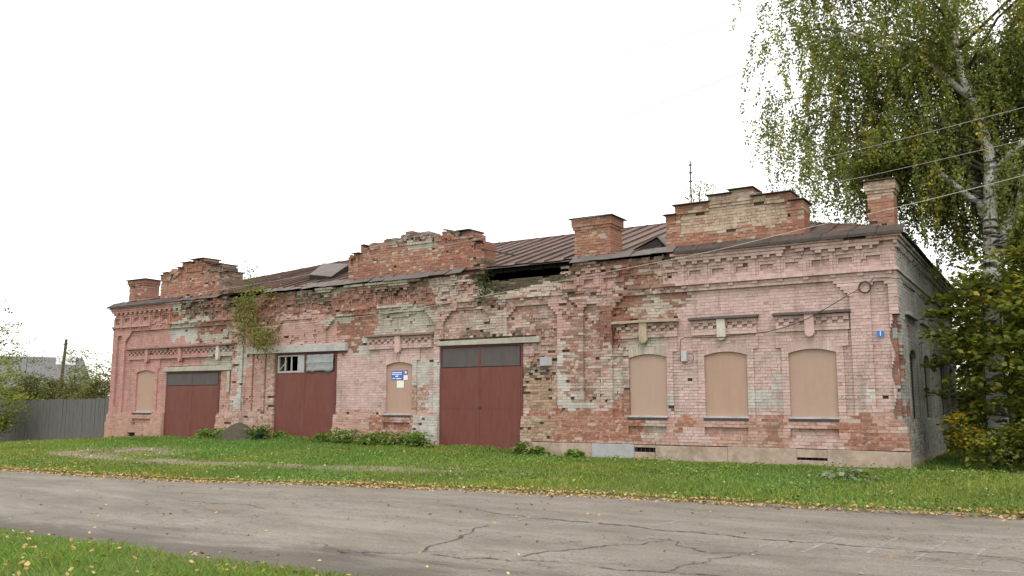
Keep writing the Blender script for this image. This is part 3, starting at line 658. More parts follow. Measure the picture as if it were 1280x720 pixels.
# the wall: mortar and core, then the bricks
P = np.concatenate(BW.mV); WALL = box_mesh('wall', P, np.concatenate(BW.mC), np.concatenate(BW.mP), M['brick'], BLD)
V = np.concatenate(BW.V); C = np.concatenate(BW.C); Pc = np.concatenate(BW.P)
def project(p):
    q = p-np.array(CAM); w = q@np.array(_fw); return np.c_[q@np.array(_R)/w, q@np.array(_U)/w]
pr = project(V[:, :4].reshape(-1, 3)).reshape(-1, 4, 2)
ar = np.abs((pr[:, 0, 0]-pr[:, 2, 0])*(pr[:, 1, 1]-pr[:, 3, 1])-(pr[:, 0, 1]-pr[:, 2, 1])*(pr[:, 1, 0]-pr[:, 3, 0]))
fy = V[:, :4, 1].mean(1); cz = V[:, :4, 2].mean(1); ar[(fy > .02) & (cz < 5.3)] = 0; ar[cz < .3] = 0; ar[V[:, :4, 0].max(1) > .4] = 0
top = np.argsort(-ar)[:296]; sel = np.zeros(len(V), bool); sel[top] = True
tag(box_mesh('brickwork', V[~sel], C[~sel], Pc[~sel], M['brick'], WALL), kind='stuff')
for i in top:
    c0 = V[i].mean(0)
    mesh_np('brick', V[i], BOXF, M['brick'], WALL, {'col': np.tile(C[i], (8, 1)), 'pcol': np.tile(Pc[i], (8, 1))}, loc=c0)
# solid core behind the bricks, with the broken transom left open
mb = MB()
def core_x(x0, x1, z0=-.5, z1=5.3): mb.box(x0, x1, .1245, .52, z0, z1)
core_x(L0+.02, -20.8); core_x(-20.8, -19.45, -.5, 2.5); core_x(-20.8, -19.45, 3.1, 5.3); core_x(-19.45, -12.1); core_x(-12.1, -8.85, -.5, 5.06); core_x(-8.85, -.1245)
mb.box(-.52, -.1245, .52, 12.9, -.5, 5.3); mb.box(L0+.02, L0+.5, .52, 12.9, -.5, 5.3); mb.box(L0+.5, -.52, 12.4, 12.9, -.5, 5.3)
mb.build('wall_core', M['core'], BLD)
# plinth stones
x = -9.95; i = 0
while x < .1:
    w = RNG.uniform(1.3, 2.3); x2 = min(x+w, .16)
    if x2 > -.3: x2 = .16
    a, b = x, x2
    segs = [(a, b)]
    for (c, ww) in ((-6.42, .62), (-2.05, .72)):
        segs = [q for (p0, p1) in segs for q in ([(p0, min(p1, c-ww/2)), (max(p0, c+ww/2), p1)] if p0 < c+ww/2 and p1 > c-ww/2 else [(p0, p1)]) if q[1]-q[0] > .03]
    if segs != [(x, x2)]:
        for (c, ww) in ((-6.42, .62), (-2.05, .72)):
            a_, b_ = max(x, c-ww/2), min(x2, c+ww/2)
            if b_-a_ > .03: m_ = MB(); m_.box(a_, b_, -.15, .1, -.45, .03 if c < -5 else -.04); m_.build('plinth_block', M['stone'], BLD, loc=((a_+b_)/2, 0, 0), bevel=.01)
    for (a, b) in segs:
        m_ = MB(); t = .235-RNG.uniform(0, .02); f = -.155-RNG.uniform(0, .02)
        t2 = t-RNG.uniform(-.012, .02); f2 = f+RNG.uniform(-.012, .012); m_.hexa([(a+.003, f, -.45), (b-.003, f2, -.45), (b-.003, f2+.006, t2), (a+.003, f+.006, t), (a+.003, .1, -.45), (b-.003, .1, -.45), (b-.003, .1, t2), (a+.003, .1, t)])
        m_.build('plinth_block', M['stone_grey'] if -9 < a < -7.7 else M['stone'], BLD, loc=((a+b)/2, 0, 0), bevel=.012)
    x = x2
m_ = MB(); m_.box(0.0, .16, .125, 12.9, -.45, .0); m_.build('plinth_block', M['stone'], BLD, loc=(0, .1, 0))
for (c, w) in ((-6.42, .62), (-2.05, .72), (-29.0, .5)):
    m_ = MB(); m_.box(c-w/2, c+w/2, -.03, .1, -.1 if c > -20 else 0, .16); v = m_.build('basement_vent', M['dark'], BLD, loc=(c, 0, 0))
    if c > -20:
        m_ = MB(); m_.box(c-w/2, c+w/2, -.15, .05, .16 if c < -5 else .03, .225); m_.build('vent_lintel', M['stone'], v, loc=None).location = (-c, 0, 0)
        for q in range(5):
            xx_ = c-w/2+w*(q+.5)/5; m_ = MB(); m_.box(xx_-.012, xx_+.012, -.1, -.08, -.04, .16); m_.build('vent_bar', M['metal_dark'], v).location = (-c, 0, 0)
# boarded windows
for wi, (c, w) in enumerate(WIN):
    o = []
    for x in np.linspace(c-w/2+.002, c+w/2-.002, 13): o.append((x, arch_z(c, w, x)-.003))
    o = [(c-w/2+.002, ZS+.05)]+o+[(c+w/2-.002, ZS+.05)]
    m_ = MB(); m_.prism([(p[0]-c, p[1]) for p in o[::-1]], .05, .075); b = m_.build('window_board', M['ply'], BLD, loc=None); b.location = (c, 0, 0)
    m_ = MB(); m_.box(-w/2+.005, w/2-.005, .04, .049, ZS+.05, ZS+.13); m_.build('board_batten', M['ply'], b)
    m_ = MB(); a = -w/2-.02; e = w/2+.02
    m_.hexa([(a, -.10, ZS-.01), (e, -.10, ZS-.005), (e, -.10, ZS+.012), (a, -.10, ZS+.008), (a, .03, ZS+.035), (e, .045, ZS+.035), (e, .045, ZS+.05), (a, .045, ZS+.05)])
    m_.build('sill', M['sill_tin'], b)
    m_ = MB(); m_.box(-w/2-.02, w/2+.02, -.125, -.101, ZS-.055, ZS-.002); m_.build('sill_shadow_strip', M['metal_dark'], b)  # dark strip paints the shadow line below the sill, no real board
for (c, w) in SWIN:
    m_ = MB(); m_.box(-.085, -.06, c-w/2, c+w/2, .96, 2.88); b = m_.build('window_board', M['dark'], BLD)
    m_ = MB(); pts = []
    n_ = 9
    for k in range(n_):
        t0, t1 = -1+2*k/n_, -1+2*(k+1)/n_
        z0_, z1_ = 2.5+.2*math.sqrt(max(0, 1-t0*t0)), 2.5+.2*math.sqrt(max(0, 1-t1*t1))
        y0_, y1_ = c+t0*w/2, c+t1*w/2
        m_.hexa([(.05, y0_, z0_), (.05, y1_, z1_), (.05, y1_, 2.88), (.05, y0_, 2.88), (-.1, y0_, z0_), (-.1, y1_, z1_), (-.1, y1_, 2.88), (-.1, y0_, 2.88)])
    m_.build('arch_head', mat_simple('side_lime', sidegrey, .92, .2, 7, bump=.4, dirt=(.1, .09, .07)) if c < 3 else bpy.data.materials['side_lime'], BLD)
    for q in (.36, .64):
        m_ = MB(); m_.box(-.06, -.03, c-w/2+w*q-.03, c-w/2+w*q+.03, .96, 2.7); m_.build('window_bar', M['bark'], b)
# hood moulds and their drops
for hi_, (a, b) in enumerate(HOOD):
    mt = [M['hood_brown'], M['hood_brown'], M['hood_pale'], M['hood_dark'], M['hood_dark']][hi_]
    c = (a+b)/2
    m_ = MB(); k = 12 if hi_ == 0 else 6; xs_ = np.linspace(a, b, k+1); zz = 3.52+(fbm(xs_*2, xs_*0, 91)-.5)*.03
    for q in range(k):
        m_.hexa([(xs_[q]-c, -.2, zz[q]+.012), (xs_[q+1]-c, -.2, zz[q+1]+.012), (xs_[q+1]-c, -.205, zz[q+1]+.065), (xs_[q]-c, -.205, zz[q]+.065), (xs_[q]-c, -.0, zz[q]), (xs_[q+1]-c, 0, zz[q+1]), (xs_[q+1]-c, 0, zz[q+1]+.10), (xs_[q]-c, 0, zz[q]+.10)])
    h = m_.build('window_hood', mt, BLD); h.location = (c, 0, 0)
    drops = [-28.3, -26.2, -23.95] if hi_ == 0 else [{1: -15.1, 2: -6.42, 3: -4.22, 4: -1.98}[hi_]]
    for di, x in enumerate(drops):
        w = .085 if hi_ == 0 else .115; m_ = MB(); f0 = -.16
        out = [(-w, 3.53), (-w, 3.06), (-w*.75, 3.0), (-w*.3, 2.965), (w*.3, 2.965), (w*.75, 3.0), (w, 3.06), (w, 3.53)]
        m_.prism([(x-c+p[0], p[1]) for p in out], f0, -.03)
        m_.build('hood_drop', [M['redplaster'], M['redplaster'], M['whiteplaster']][di] if hi_ == 0 else [0, M['pinkplaster'], M['hood_pale'], M['whiteplaster'], M['pinkplaster']][hi_], h, bevel=.015)
# lintels over the gates
LINT = [(-27.2, -23.15, 2.58, 2.78, .02, 'concrete'), (-22.35, -17.4, 3.13, 3.40, .05, 'concrete_grey'), (-13.5, -9.75, 3.13, 3.30, .02, 'concrete')]
for (a, b, z0, z1, n, mt) in LINT:
    m_ = MB(); f = -.08-n
    m_.hexa([(a, f, z0+.01), (b, f, z0-.005), (b, f, z1), (a, f, z1-.02), (a, .1, z0), (b, .1, z0), (b, .1, z1), (a, .1, z1)])
    m_.build('lintel', M[mt], BLD, loc=((a+b)/2, 0, z0), bevel=.012)
m_ = MB(); m_.box(-23.42, -23.28, -.075, -.02, 1.75, 2.56); m_.build('concrete_post', M['concrete'], BLD, loc=(-23.35, 0, 1.75), bevel=.01)
# gates
def gate(a, b, z0, h, ztr, kind):
    g = empty('gate', ((a+b)/2, .02, 0), 0, BLD); c = (a+b)/2; y = .0
    def part(nm, x0, x1, za, zb, y0, y1, mt, par=g, bevel=.004):
        m_ = MB(); m_.box(x0-c, x1-c, y0, y1, za, zb); return m_.build(nm, mt, par, bevel=bevel)
    mid = c+.0
    part('gate_frame', a, a+.06, z0, h, -.03, .06, M['frame']); part('gate_frame', b-.06, b, z0, h, -.03, .06, M['frame']); part('gate_frame', a+.06, b-.06, h-.06, h, -.03, .06, M['frame'])
    part('mullion', mid-.035, mid+.035, ztr, h-.06, -.045, .05, M['frame'])
    for (x0, x1) in ((a+.06, mid-.004), (mid+.004, b-.06)):
        lf = part('gate_leaf', x0, x1, z0, ztr, -.03, .01, M['maroon'])
        # folded edges and a mid rail
        part('leaf_rail', x0, x1, z0+(ztr-z0)*.50, z0+(ztr-z0)*.50+.014, -.034, -.03, M['maroon'], lf, 0)
        part('leaf_rail', x0, x0+.045, z0, ztr, -.036, -.03, M['maroon'], lf, 0); part('leaf_rail', x1-.045, x1, z0, ztr, -.036, -.03, M['maroon'], lf, 0)
        if kind != 2: part('transom_panel', x0+.03, x1-.03, ztr+.02, h-.075, -.035, .0, M['steel'])
    if kind == 3:
        part('latch', mid-.05, mid+.06, z0+1.28, z0+1.36, -.06, -.036, M['metal_dark'])
    if kind == 2:
        x0, x1 = a+.1, mid-.05
        wfr = part('window_frame', x0, x1, ztr+.0, ztr+.06, -.05, .02, M['greywood']); part('window_frame', x0, x1, h-.13, h-.08, -.05, .02, M['greywood'])
        part('window_frame', x0, x0+.06, ztr+.06, h-.13, -.05, .02, M['greywood']); part('window_frame', x1-.32, x1, ztr+.06, h-.13, -.05, .02, M['greywood'])
        for q in (.36, .66):
            xx_ = x0+(x1-.3-x0)*q; part('glazing_bar', xx_-.022, xx_+.022, ztr+.06, h-.13, -.04, .01, M['greywood'])
        m_ = MB(); m_.tube([(x0+.08-c, -.02, ztr+.1), (x0+.42-c, -.02, h-.3)], .02, 5); m_.build('glazing_bar', M['greywood'], g)
        # crumpled sheet over the right light
        nx_, nz_ = 14, 9; xs_ = np.linspace(mid+.09, b-.1, nx_); V_ = []
        for j in range(nz_):
            for i_ in range(nx_):
                t = j/(nz_-1); zb_ = ztr-.02+.08*vnoise(i_*.9, 3, 5); V_.append((xs_[i_]-c, -.06-.03*vnoise(i_*.7, j*.9, 6)-.01*(j == 4), zb_+(h-.09-zb_)*t))
        f = [(j*nx_+i_, j*nx_+i_+1, (j+1)*nx_+i_+1, (j+1)*nx_+i_) for j in range(nz_-1) for i_ in range(nx_-1)]
        t_ = mesh_np('tin_sheet', V_, f, M['tin'], g, smooth=True); sm = t_.modifiers.new('solid', 'SOLIDIFY'); sm.thickness = .004
        part('sheet_batten', mid+.09, b-.1, ztr+.33, ztr+.35, -.105, -.095, M['greywood'])
    return g
gate(-27.1, -23.9, -.14, 2.57, 2.02, 1); gate(-20.85, -17.9, .0, 3.13, 2.42, 2); gate(-13.43, -10.37, -.1, 3.13, 2.44, 3)
# parapet flashings in short lengths
def sheet(name, x0, x1, y0, z0, y1, z1, mat, parent, seed, sag=.02, th=.006):
    m_ = MB(); j = [random.uniform(-sag, sag) for _ in range(4)]
    c = (x0+x1)/2
    m_.hexa([(x0-c, y0, z0+j[0]), (x1-c, y0, z0+j[1]), (x1-c, y1, z1+j[2]), (x0-c, y1, z1+j[3]), (x0-c, y0, z0+j[0]-th), (x1-c, y0, z0+j[1]-th), (x1-c, y1, z1+j[2]-th), (x0-c, y1, z1+j[3]-th)])
    o = m_.build(name, mat, parent); o.location = (c, 0, 0); return o
x = L0-.32
while x < .3:
    w = .64; x2 = min(x+w, .32)
    if not (-12.6 < x < -8.9) and not (-24.2 < x < -21.6):
        sg = .012 if x > -5.6 or x < -27.5 else .03
        sheet('cornice_sheet', x, x2-.012, -.285, 5.39, .052, 5.60 if x > -19.5 or x < -27 else 5.55, M['flash'] if x < -5.9 and x > -27 else M['cap'], BLD, 0, sg)
        if x > -6 or x < -27.5: 
            m_ = MB(); m_.box(-(x2-x)/2, (x2-x)/2-.012, -.295, -.28, 5.33, 5.40); m_.build('drip_edge', M['cap'], BLD).location = ((x+x2)/2, 0, 0)
    x = x2
y = .12
while y < 13:
    m_ = MB(); y2 = min(y+.64, 13.1); j = random.uniform(-.015, .015)
    m_.hexa([(.3, y, 5.40+j), (.3, y2-.012, 5.40+j), (-.1, y2-.012, 5.52), (-.1, y, 5.52), (.3, y, 5.385+j), (.3, y2-.012, 5.385+j), (-.1, y2-.012, 5.505), (-.1, y, 5.505)])
    m_.build('cornice_sheet', M['cap'], BLD); y = y2
# pediment and chimney caps
for pi, pd in enumerate(PED):
    o = pd['o']; x = o[0][0]
    def btop(x_): return (math.floor((float(outline_z(o, x_)-(0 if pi == 2 else .16*np.clip(vnoise(x_*3.1, 0, 95+pi)-.45, 0, 1)+.10*(vnoise(x_*7, 0, 97+pi) > .72)))-CH/2)/CH)+1)*CH+.004
    runs = []; gx = np.arange(o[0][0]+.02, o[-1][0], .04)
    for x in gx:
        z_ = btop(x)
        if runs and abs(runs[-1][2]-z_) < .01: runs[-1][1] = x+.02
        else: runs.append([x-.02, x+.02, z_])
    for (a, b, z_) in runs:
        if b-a < .15 or (pi == 1 and (-16.6 < (a+b)/2 < -12.9)): continue
        ov = .05 if pi == 2 else .02; hw = (b-a)/2+ov
        m_ = MB(); m_.hexa([(-hw, -.09, z_), (hw, -.09, z_), (hw, -.085, z_+.02), (-hw, -.085, z_+.02), (-hw, .8, z_+.0), (hw, .8, z_+.0), (hw, .8, z_+.045), (-hw, .8, z_+.045)])
        m_.build('pediment_cap', M['cap'], BLD).location = ((a+b)/2, 0, 0)
for (a, b, y0, y1, z) in CAPS:
    m_ = MB(); zc_ = z+.10; cx_, cy_ = (a+b)/2, (y0+y1)/2
    m_.hexa([(a, y0, z), (b, y0, z), (b, y0, z+.022), (a, y0, z+.022), (a, y1, z), (b, y1, z), (b, y1, z+.022), (a, y1, z+.022)])
    m_.hexa([(a+.02, y0+.02, z+.022), (b-.02, y0+.02, z+.022), (cx_+.2, cy_-.05, zc_), (cx_-.2, cy_-.05, zc_), (a+.02, y1-.02, z+.022), (b-.02, y1-.02, z+.022), (cx_+.2, cy_+.05, zc_), (cx_-.2, cy_+.05, zc_)])
    m_.build('chimney_cap', M['cap'], BLD, loc=(cx_, cy_, z))
# roof: hipped, standing seam sheets
ZE, ZR, YR = 5.50, 7.70, 6.5
def roof_pt(x, y): return (x, y, ZE+(ZR-ZE)*y/YR)
ROOF = MB()
ROOF.poly([(L0-.1, -.03, ZE-.03), (-.0, -.03, ZE-.03), (-6.5, YR, ZR-.03), (L0+6.5, YR, ZR-.03)])
ROOF.poly([(L0-.1, 13.1, ZE-.03), (0, 13.1, ZE-.03), (-6.5, YR, ZR), (L0+6.5, YR, ZR)])
ROOF.poly([(L0-.1, -.03, ZE-.03), (L0-.1, 13.1, ZE-.03), (L0+6.5, YR, ZR-.02)]); ROOF.poly([(.0, -.03, ZE-.03), (.0, 13.1, ZE-.03), (-6.5, YR, ZR-.02)])
RF = ROOF.build('roof', M['cap'], BLD)
def slope_sheet(pts, nrm):
    m_ = MB(); c = np.mean(pts, 0); off = np.array(nrm)*.02
    up = np.array(nrm)*RNG.uniform(.0, .014)
    q = [np.array(p)-c+off+up*RNG.uniform(0, 1) for p in pts]
    m_.poly(q)
    # raised seam along the first edge
    a, b = q[0], q[3]; sv = (q[1]-q[0]); sv = sv/np.linalg.norm(sv)*.028
    h = np.array(nrm)*.055
    m_.hexa([a, a+sv, a+sv+h, a+h, b, b+sv, b+sv+h, b+h])
    o = m_.build('roof_sheet', M['roof'], RF); o.location = c
nf_ = np.array((0, -(ZR-ZE), YR)); nf_ = nf_/np.linalg.norm(nf_)
def ytop(x): return float(np.clip(min(YR, -x, x-L0), .05, YR))
x = L0+.2
while x < -.25:
    x2 = x+.58
    ya_ = -.02 if not (-12.4 < x < -8.9) else -.02+.25*random.random()
    ya_ = min(ya_, min(ytop(x), ytop(x2))-.05)
    slope_sheet([roof_pt(x, ya_), roof_pt(x2, ya_+random.uniform(-.03, .03)), roof_pt(x2, ytop(x2)), roof_pt(x, ytop(x))], nf_)
    x = x2
ns_ = np.array(((ZR-ZE), 0, YR)); ns_ = ns_/np.linalg.norm(ns_)
y = .2
while y < 12.5:
    y2 = y+.6; t1 = min(y, 13-y, YR); t2 = min(y2, 13-y2, YR)
    g = lambda d, yy: (-d, yy, ZE+(ZR-ZE)*d/YR)
    slope_sheet([g(-.02, y), g(-.02, y2), g(max(t2, .05), y2), g(max(t1, .05), y)], ns_); y = y2
m_ = MB(); m_.tube([(L0+6.5, YR, ZR+.02), (-6.5, YR, ZR+.02)], .05, 6); m_.build('ridge_cap', M['roof'], RF)
m_ = MB(); m_.tube([(0, 0, ZE+.02), (-6.5, YR, ZR+.02)], .045, 6); m_.build('hip_cap', M['roof'], RF)
m_ = MB(); m_.tube([(L0, 0, ZE+.02), (L0+6.5, YR, ZR+.02)], .045, 6); m_.build('hip_cap', M['roof'], RF)
# roof hatches: one shed-shaped with its sheet pushed up, one small gable
def roof_z(y): return ZE+(ZR-ZE)*y/YR
def pix(u, v, Y):
    """ray through a photo pixel to the vertical plane at depth Y (used to read real positions off the photo)"""
    d = np.array(_fw)+(u-640)/1075*np.array(_R)+(360-v)/1075*np.array(_U); t = (Y-CAM[1])/d[1]
    return Vector(np.array(CAM)+t*d)
m_ = MB(); hq = [pix(387, 343, 1.1), pix(414, 345.5, 1.1), pix(437, 329.5, 2.4), pix(404, 329, 2.4)]; dn = Vector((0, 0, -.02))
m_.hexa(hq+[p+dn for p in hq]); hs = m_.build('hatch_sheet', M['flash'], RF)
lo = lambda p: Vector((p.x, p.y, roof_z(p.y)-.03))
m_ = MB(); m_.hexa([lo(hq[1]), lo(hq[2]), hq[2]+dn*2, hq[1]+dn*2, lo(hq[0]), lo(hq[3]), hq[3]+dn*2, hq[0]+dn*2]); m_.build('hatch_void', M['dark'], RF)
m_ = MB(); zb_ = roof_z(.7)
tri = [(-7.05, .55, roof_z(.55)+.03), (-5.95, .55, roof_z(.55)+.05), (-6.3, .75, zb_+.36)]; ap = (-6.4, 2.0, roof_z(2.0)+.05)
m_.poly([tri[0], tri[2], ap]); m_.poly([tri[2], tri[1], ap]); hg = m_.build('hatch_sheet', M['flash'], RF); sm = hg.modifiers.new('solid', 'SOLIDIFY'); sm.thickness = .02
m_ = MB(); m_.hexa([(-6.9, .62, zb_), (-6.05, .62, zb_), (-6.25, .8, zb_+.30), (-6.35, .8, zb_+.30), (-6.6, 1.5, zb_+.1), (-6.2, 1.5, zb_+.1), (-6.3, 1.5, zb_+.28), (-6.4, 1.5, zb_+.28)]); m_.build('hatch_void', M['dark'], RF)
for (p, q) in (((-13.6, .3, 7.0), (-13.0, .5, 6.87)), ((-11.9, .0, 6.15), (-11.0, .6, 5.95))):
    m_ = MB(); m_.tube([p, q], .03, 5); m_.build('loose_batten', M['bark'], RF)
# near-black boxes standing in for the shaded gap above the fallen cornice
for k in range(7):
    m_ = MB(); x0 = -12.2+k*.48; m_.box(x0, x0+.44, .30, .42, 5.38+random.uniform(-.02, .03), 5.50); m_.build('eaves_gap_shade', M['dark'], BLD)

# ------------------------------------------------------------------ things on the walls
def plate(name, x0, x1, z0, z1, y, th, mat, label, cat):
    m_ = MB(); c = ((x0+x1)/2, y-th/2, (z0+z1)/2); m_.box(x0, x1, y-th, y, z0, z1); return tag(m_.build(name, mat, None, loc=c, bevel=.003), label, cat)
np_ = plate('number_plate', -.44, -.28, 2.90, 3.05, -.056, .012, M['blue'], 'small blue house number plate on the pink corner pilaster', 'sign')
fc = bpy.data.curves.new('digit', 'FONT'); fc.body = '1'; fc.size = .17; fc.extrude = .001; fc.align_x = 'CENTER'; fc.align_y = 'CENTER'
fo = bpy.data.objects.new('digit', fc); fo.rotation_euler = (math.pi/2, 0, 0)
me_ = bpy.data.meshes.new_from_object(fo); fo2 = bpy.data.objects.new('digit', me_); COL.objects.link(fo2); me_.materials.append(M['lettering']); fo2.rotation_euler = (math.pi/2, 0, 0); fo2.location = (0, -.0085, 0); fo2.parent = np_
bpy.data.objects.remove(fo)
sg = plate('information_sign', -15.46, -14.96, 2.10, 2.40, .048, .012, M['navy'], 'blue information sign with white lines fixed to the boarded window', 'sign')
for (x0, x1, z0, z1, nm) in ((-.22, .19, .075, .10, 'text_line'), (-.22, -.08, .018, .045, 'text_line'), (-.06, .08, .012, .04, 'text_line'), (.10, .19, .02, .045, 'text_line'), (-.08, .04, -.055, -.015, 'text_line'), (-.20, -.1, -.12, -.095, 'text_line'), (-.06, .16, -.125, -.1, 'text_line')):
    m_ = MB(); m_.box(x0, x1, -.0075, -.0045, z0, z1); m_.build(nm, M['lettering'], sg)
s2 = plate('square_sign', -14.93, -14.79, 2.27, 2.41, .048, .012, M['navy'], 'small square blue emblem sign beside the blue information sign', 'sign')
m_ = MB(); m_.box(-.035, .035, -.0075, -.0045, -.035, .035); m_.build('emblem', M['lettering'], s2)
plate('round_notice', -14.95, -14.78, 2.09, 2.25, .048, .010, M['paper'], 'pale pink-white notice under the square emblem sign', 'notice')
plate('paper_notice', -15.23, -14.94, 1.84, 2.075, .049, .006, M['paper'], 'white paper sheet pinned below the blue information sign', 'notice')
plate('grey_plate', -9.72, -9.32, 2.43, 2.68, -.06, .03, M['greyplate'], 'blank grey metal plate on the bare brick beside the tall gate', 'plaque')
jb = plate('junction_box', -5.36, -5.2, 2.45, 2.72, .0, .10, M['boxgrey'], 'grey electrical junction box between two boarded windows', 'box')
def cable(name, pts, r, mat, label, cat='cable', seg=5, group=None):
    m_ = MB(); c = Vector(pts[0]); m_.tube([Vector(p)-c for p in pts], r, seg); o = m_.build(name, mat); o.location = c; return tag(o, label, cat, group)
def on_wall(u, v, n=.1): p = pix(u, v, -n); return (p.x, p.y, p.z)
cable('feed_cable', [on_wall(851, 452), on_wall(850, 436), on_wall(851, 424), on_wall(856, 422), on_wall(905, 421.5, .18), on_wall(912, 420, .12), on_wall(945, 416.5), on_wall(960, 414.5, .12)], .011, M['cable'], 'black cable running from the junction box along the pink wall')
cable('service_cable', [on_wall(960, 414.5, .13), on_wall(985, 408, .2), on_wall(1010, 398, .24), on_wall(1035, 384, .24), on_wall(1060, 369, .2), on_wall(1074, 361, .1)], .011, M['cable'], 'black cable sagging over the window hoods to the coil')
cp = [];
for k in range(73):
    an = k/24*2*math.pi; rr = .135+.012*math.sin(k*1.7); q = on_wall(1081, 359, .09+.012*(k//24)); cp.append((q[0]+rr*math.cos(an), q[1], q[2]+rr*math.sin(an)))
cable('cable_coil', cp, .011, M['cable'], 'coil of black cable hanging at the top of the pink corner pilaster', 'cable coil')
cable('corner_cable', [on_wall(1087, 353), on_wall(1092, 347.5), on_wall(1105, 347), on_wall(1124, 348.2, .14), (.16, -.1, pix(1124, 348.2, -.14).z), (.14, 1.5, 4.28), (.14, 4, 4.2)], .010, M['cable'], 'black cable leading from the coil round the corner of the building')
m_ = MB()
lp = [(-5.16, -.02, 2.66), (-5.08, -.03, 2.66), (-5.02, -.03, 2.58), (-5.04, -.03, 2.46), (-5.12, -.03, 2.38), (-5.24, -.03, 2.36), (-5.34, -.03, 2.44)]
cable('loop_cable', lp, .007, M['cable'], 'thin cable looped beside the grey junction box')
# antenna
a0 = pix(864, 251, 1.0); a1 = pix(863.5, 201, 1.0)
an = tag(empty('antenna_mast', (a0.x, 1.0, roof_z(1.0))), 'thin metal antenna mast rising behind the stepped gable', 'antenna')
m_ = MB(); m_.tube([(0, 0, -.05), (0, 0, a1.z-roof_z(1.0))], .02, 6); m_.build('mast', M['metal_dark'], an)
for dz in (.12, .35, .6): m_ = MB(); m_.tube([(-.05, .0, a1.z-roof_z(1.)-dz), (.05, 0, a1.z-roof_z(1.)-dz)], .022, 5); m_.build('crossbar', M['metal_dark'], an)

# ------------------------------------------------------------------ overhead wires
def span(name, pts, r, mat, label, group=None, sag=0):
    # smooth curve through the given 3D points
    P = [Vector(p) for p in pts]; out = []
    for i in range(len(P)-1):
        for k in range(12):
            t = k/12; p0 = P[max(i-1, 0)]; p1 = P[i]; p2 = P[i+1]; p3 = P[min(i+2, len(P)-1)]
            out.append(.5*((2*p1)+(-p0+p2)*t+(2*p0-5*p1+4*p2-p3)*t*t+(-p0+3*p1-3*p2+p3)*t**3))
    out.append(P[-1]); return cable(name, out, r, mat, label, 'wire', 4, group)
span('overhead_wire', [pix(u, v, y) for (u, v, y) in ((1400, 184, -3.0), (1280, 219, -2.2), (1130, 257, -1.6), (1000, 287, -1.2), (880, 316, -1.0), (722, 347, -.9), (552, 380, -.8), (473, 393, -.7), (380, 403, -.6), (291, 413, -.5), (285, 414, -.12))], 0.009, M['wire'], 'pale cable slung along the facade just under the eaves')
G = 'thin power lines crossing the sky above the building'
span('power_line', [pix(u, v, y) for (u, v, y) in ((-120, 340, -4), (0, 327, -4), (300, 285, -4), (640, 195, -4), (940, 85, -4), (1100, 20, -4))], .0085, M['wire_sky'], 'thin pale power line crossing the open sky above the roof', G)
span('power_line', [pix(u, v, y) for (u, v, y) in ((-120, 308, -4.4), (0, 286, -4.4), (250, 237, -4.4), (600, 128, -4.4), (930, 20, -4.4), (1050, -25, -4.4))], .0075, M['wire_sky'], 'thin pale power line crossing the open sky above the roof', G)
span('branch_wire', [pix(u, v, y) for (u, v, y) in ((1400, 103, -4), (1280, 134, -4), (1114, 177, -4), (1000, 203, -4), (880, 222, -4), (700, 255, -4), (500, 300, -4), (300, 345, -4), (0, 380, -4))], .0045, M['wire_grey'], 'thin grey wire in front of the birch, the upper of two', )
span('branch_wire', [pix(u, v, y) for (u, v, y) in ((1400, 148, -3.6), (1280, 175, -3.6), (1138, 208, -3.6), (1040, 228, -3.6), (880, 250, -3.6), (700, 278, -3.6), (500, 318, -3.6), (300, 358, -3.6), (0, 396, -3.6))], .0045, M['wire_grey'], 'thin grey wire in front of the birch, the lower of two')

# ------------------------------------------------------------------ vegetation
def leaf_mesh(name, P, Nrm, size, col, mat, parent, asp=.6, axis=None):
    """P (n,3) centres, Nrm (n,3) normals, one kite-shaped quad per leaf"""
    n = len(P); Nrm = Nrm/np.linalg.norm(Nrm, axis=1)[:, None]
    a = RNG.normal(size=(n, 3)) if axis is None else axis+RNG.normal(size=(n, 3))*.35
    a -= (a*Nrm).sum(1)[:, None]*Nrm; a /= np.linalg.norm(a, axis=1)[:, None]+1e-9
    b = np.cross(Nrm, a); L = np.asarray(size)[:, None]*np.ones((n, 1))
    V = np.stack([P-a*L*.5, P+b*L*asp*.5-a*L*.08, P+a*L*.5, P-b*L*asp*.5-a*L*.08], 1)
    return tag(mesh_np(name, V.reshape(-1, 3), np.arange(n*4).reshape(-1, 4), mat, parent, {'col': np.repeat(np.c_[col, np.ones(n)], 4, 0)}), kind='stuff')
def leafcol(n, pal, w, var=.25):
    pal = np.array(pal); k = RNG.choice(len(pal), n, p=np.array(w)/sum(w)); return pal[k]*RNG.uniform(1-var, 1+var, (n, 1))
def crown(center, rad, nclump, per, cl_r, size, pal, w, flat=.55, seed=0, up=1.2, cut=None):
    r = np.random.default_rng(seed); P = []; Cc = []
    for k in range(nclump):
        d = r.normal(size=3); d /= np.linalg.norm(d); q = np.array(center)+np.array(rad)*d*r.uniform(.25, 1)**.5*(.8+.4*r.random())
        s_ = cl_r*r.uniform(.6, 1.4); p = q+r.normal(size=(per, 3))*np.array((s_, s_, s_*flat)); P.append(p)
        cc = leafcol(per, pal, w, .22)*r.uniform(.8, 1.25); Cc.append(cc)
    P = np.concatenate(P); Cc = np.concatenate(Cc)
    if cut is not None: k = cut(P); P = P[k]; Cc = Cc[k]
    Nn = RNG.normal(size=(len(P), 3)); Nn[:, 2] = np.abs(Nn[:, 2])+up
    return P, Nn, Cc
GR = [(.06, .10, .018), (.09, .135, .025), (.13, .17, .032), (.20, .19, .03), (.26, .19, .03)]
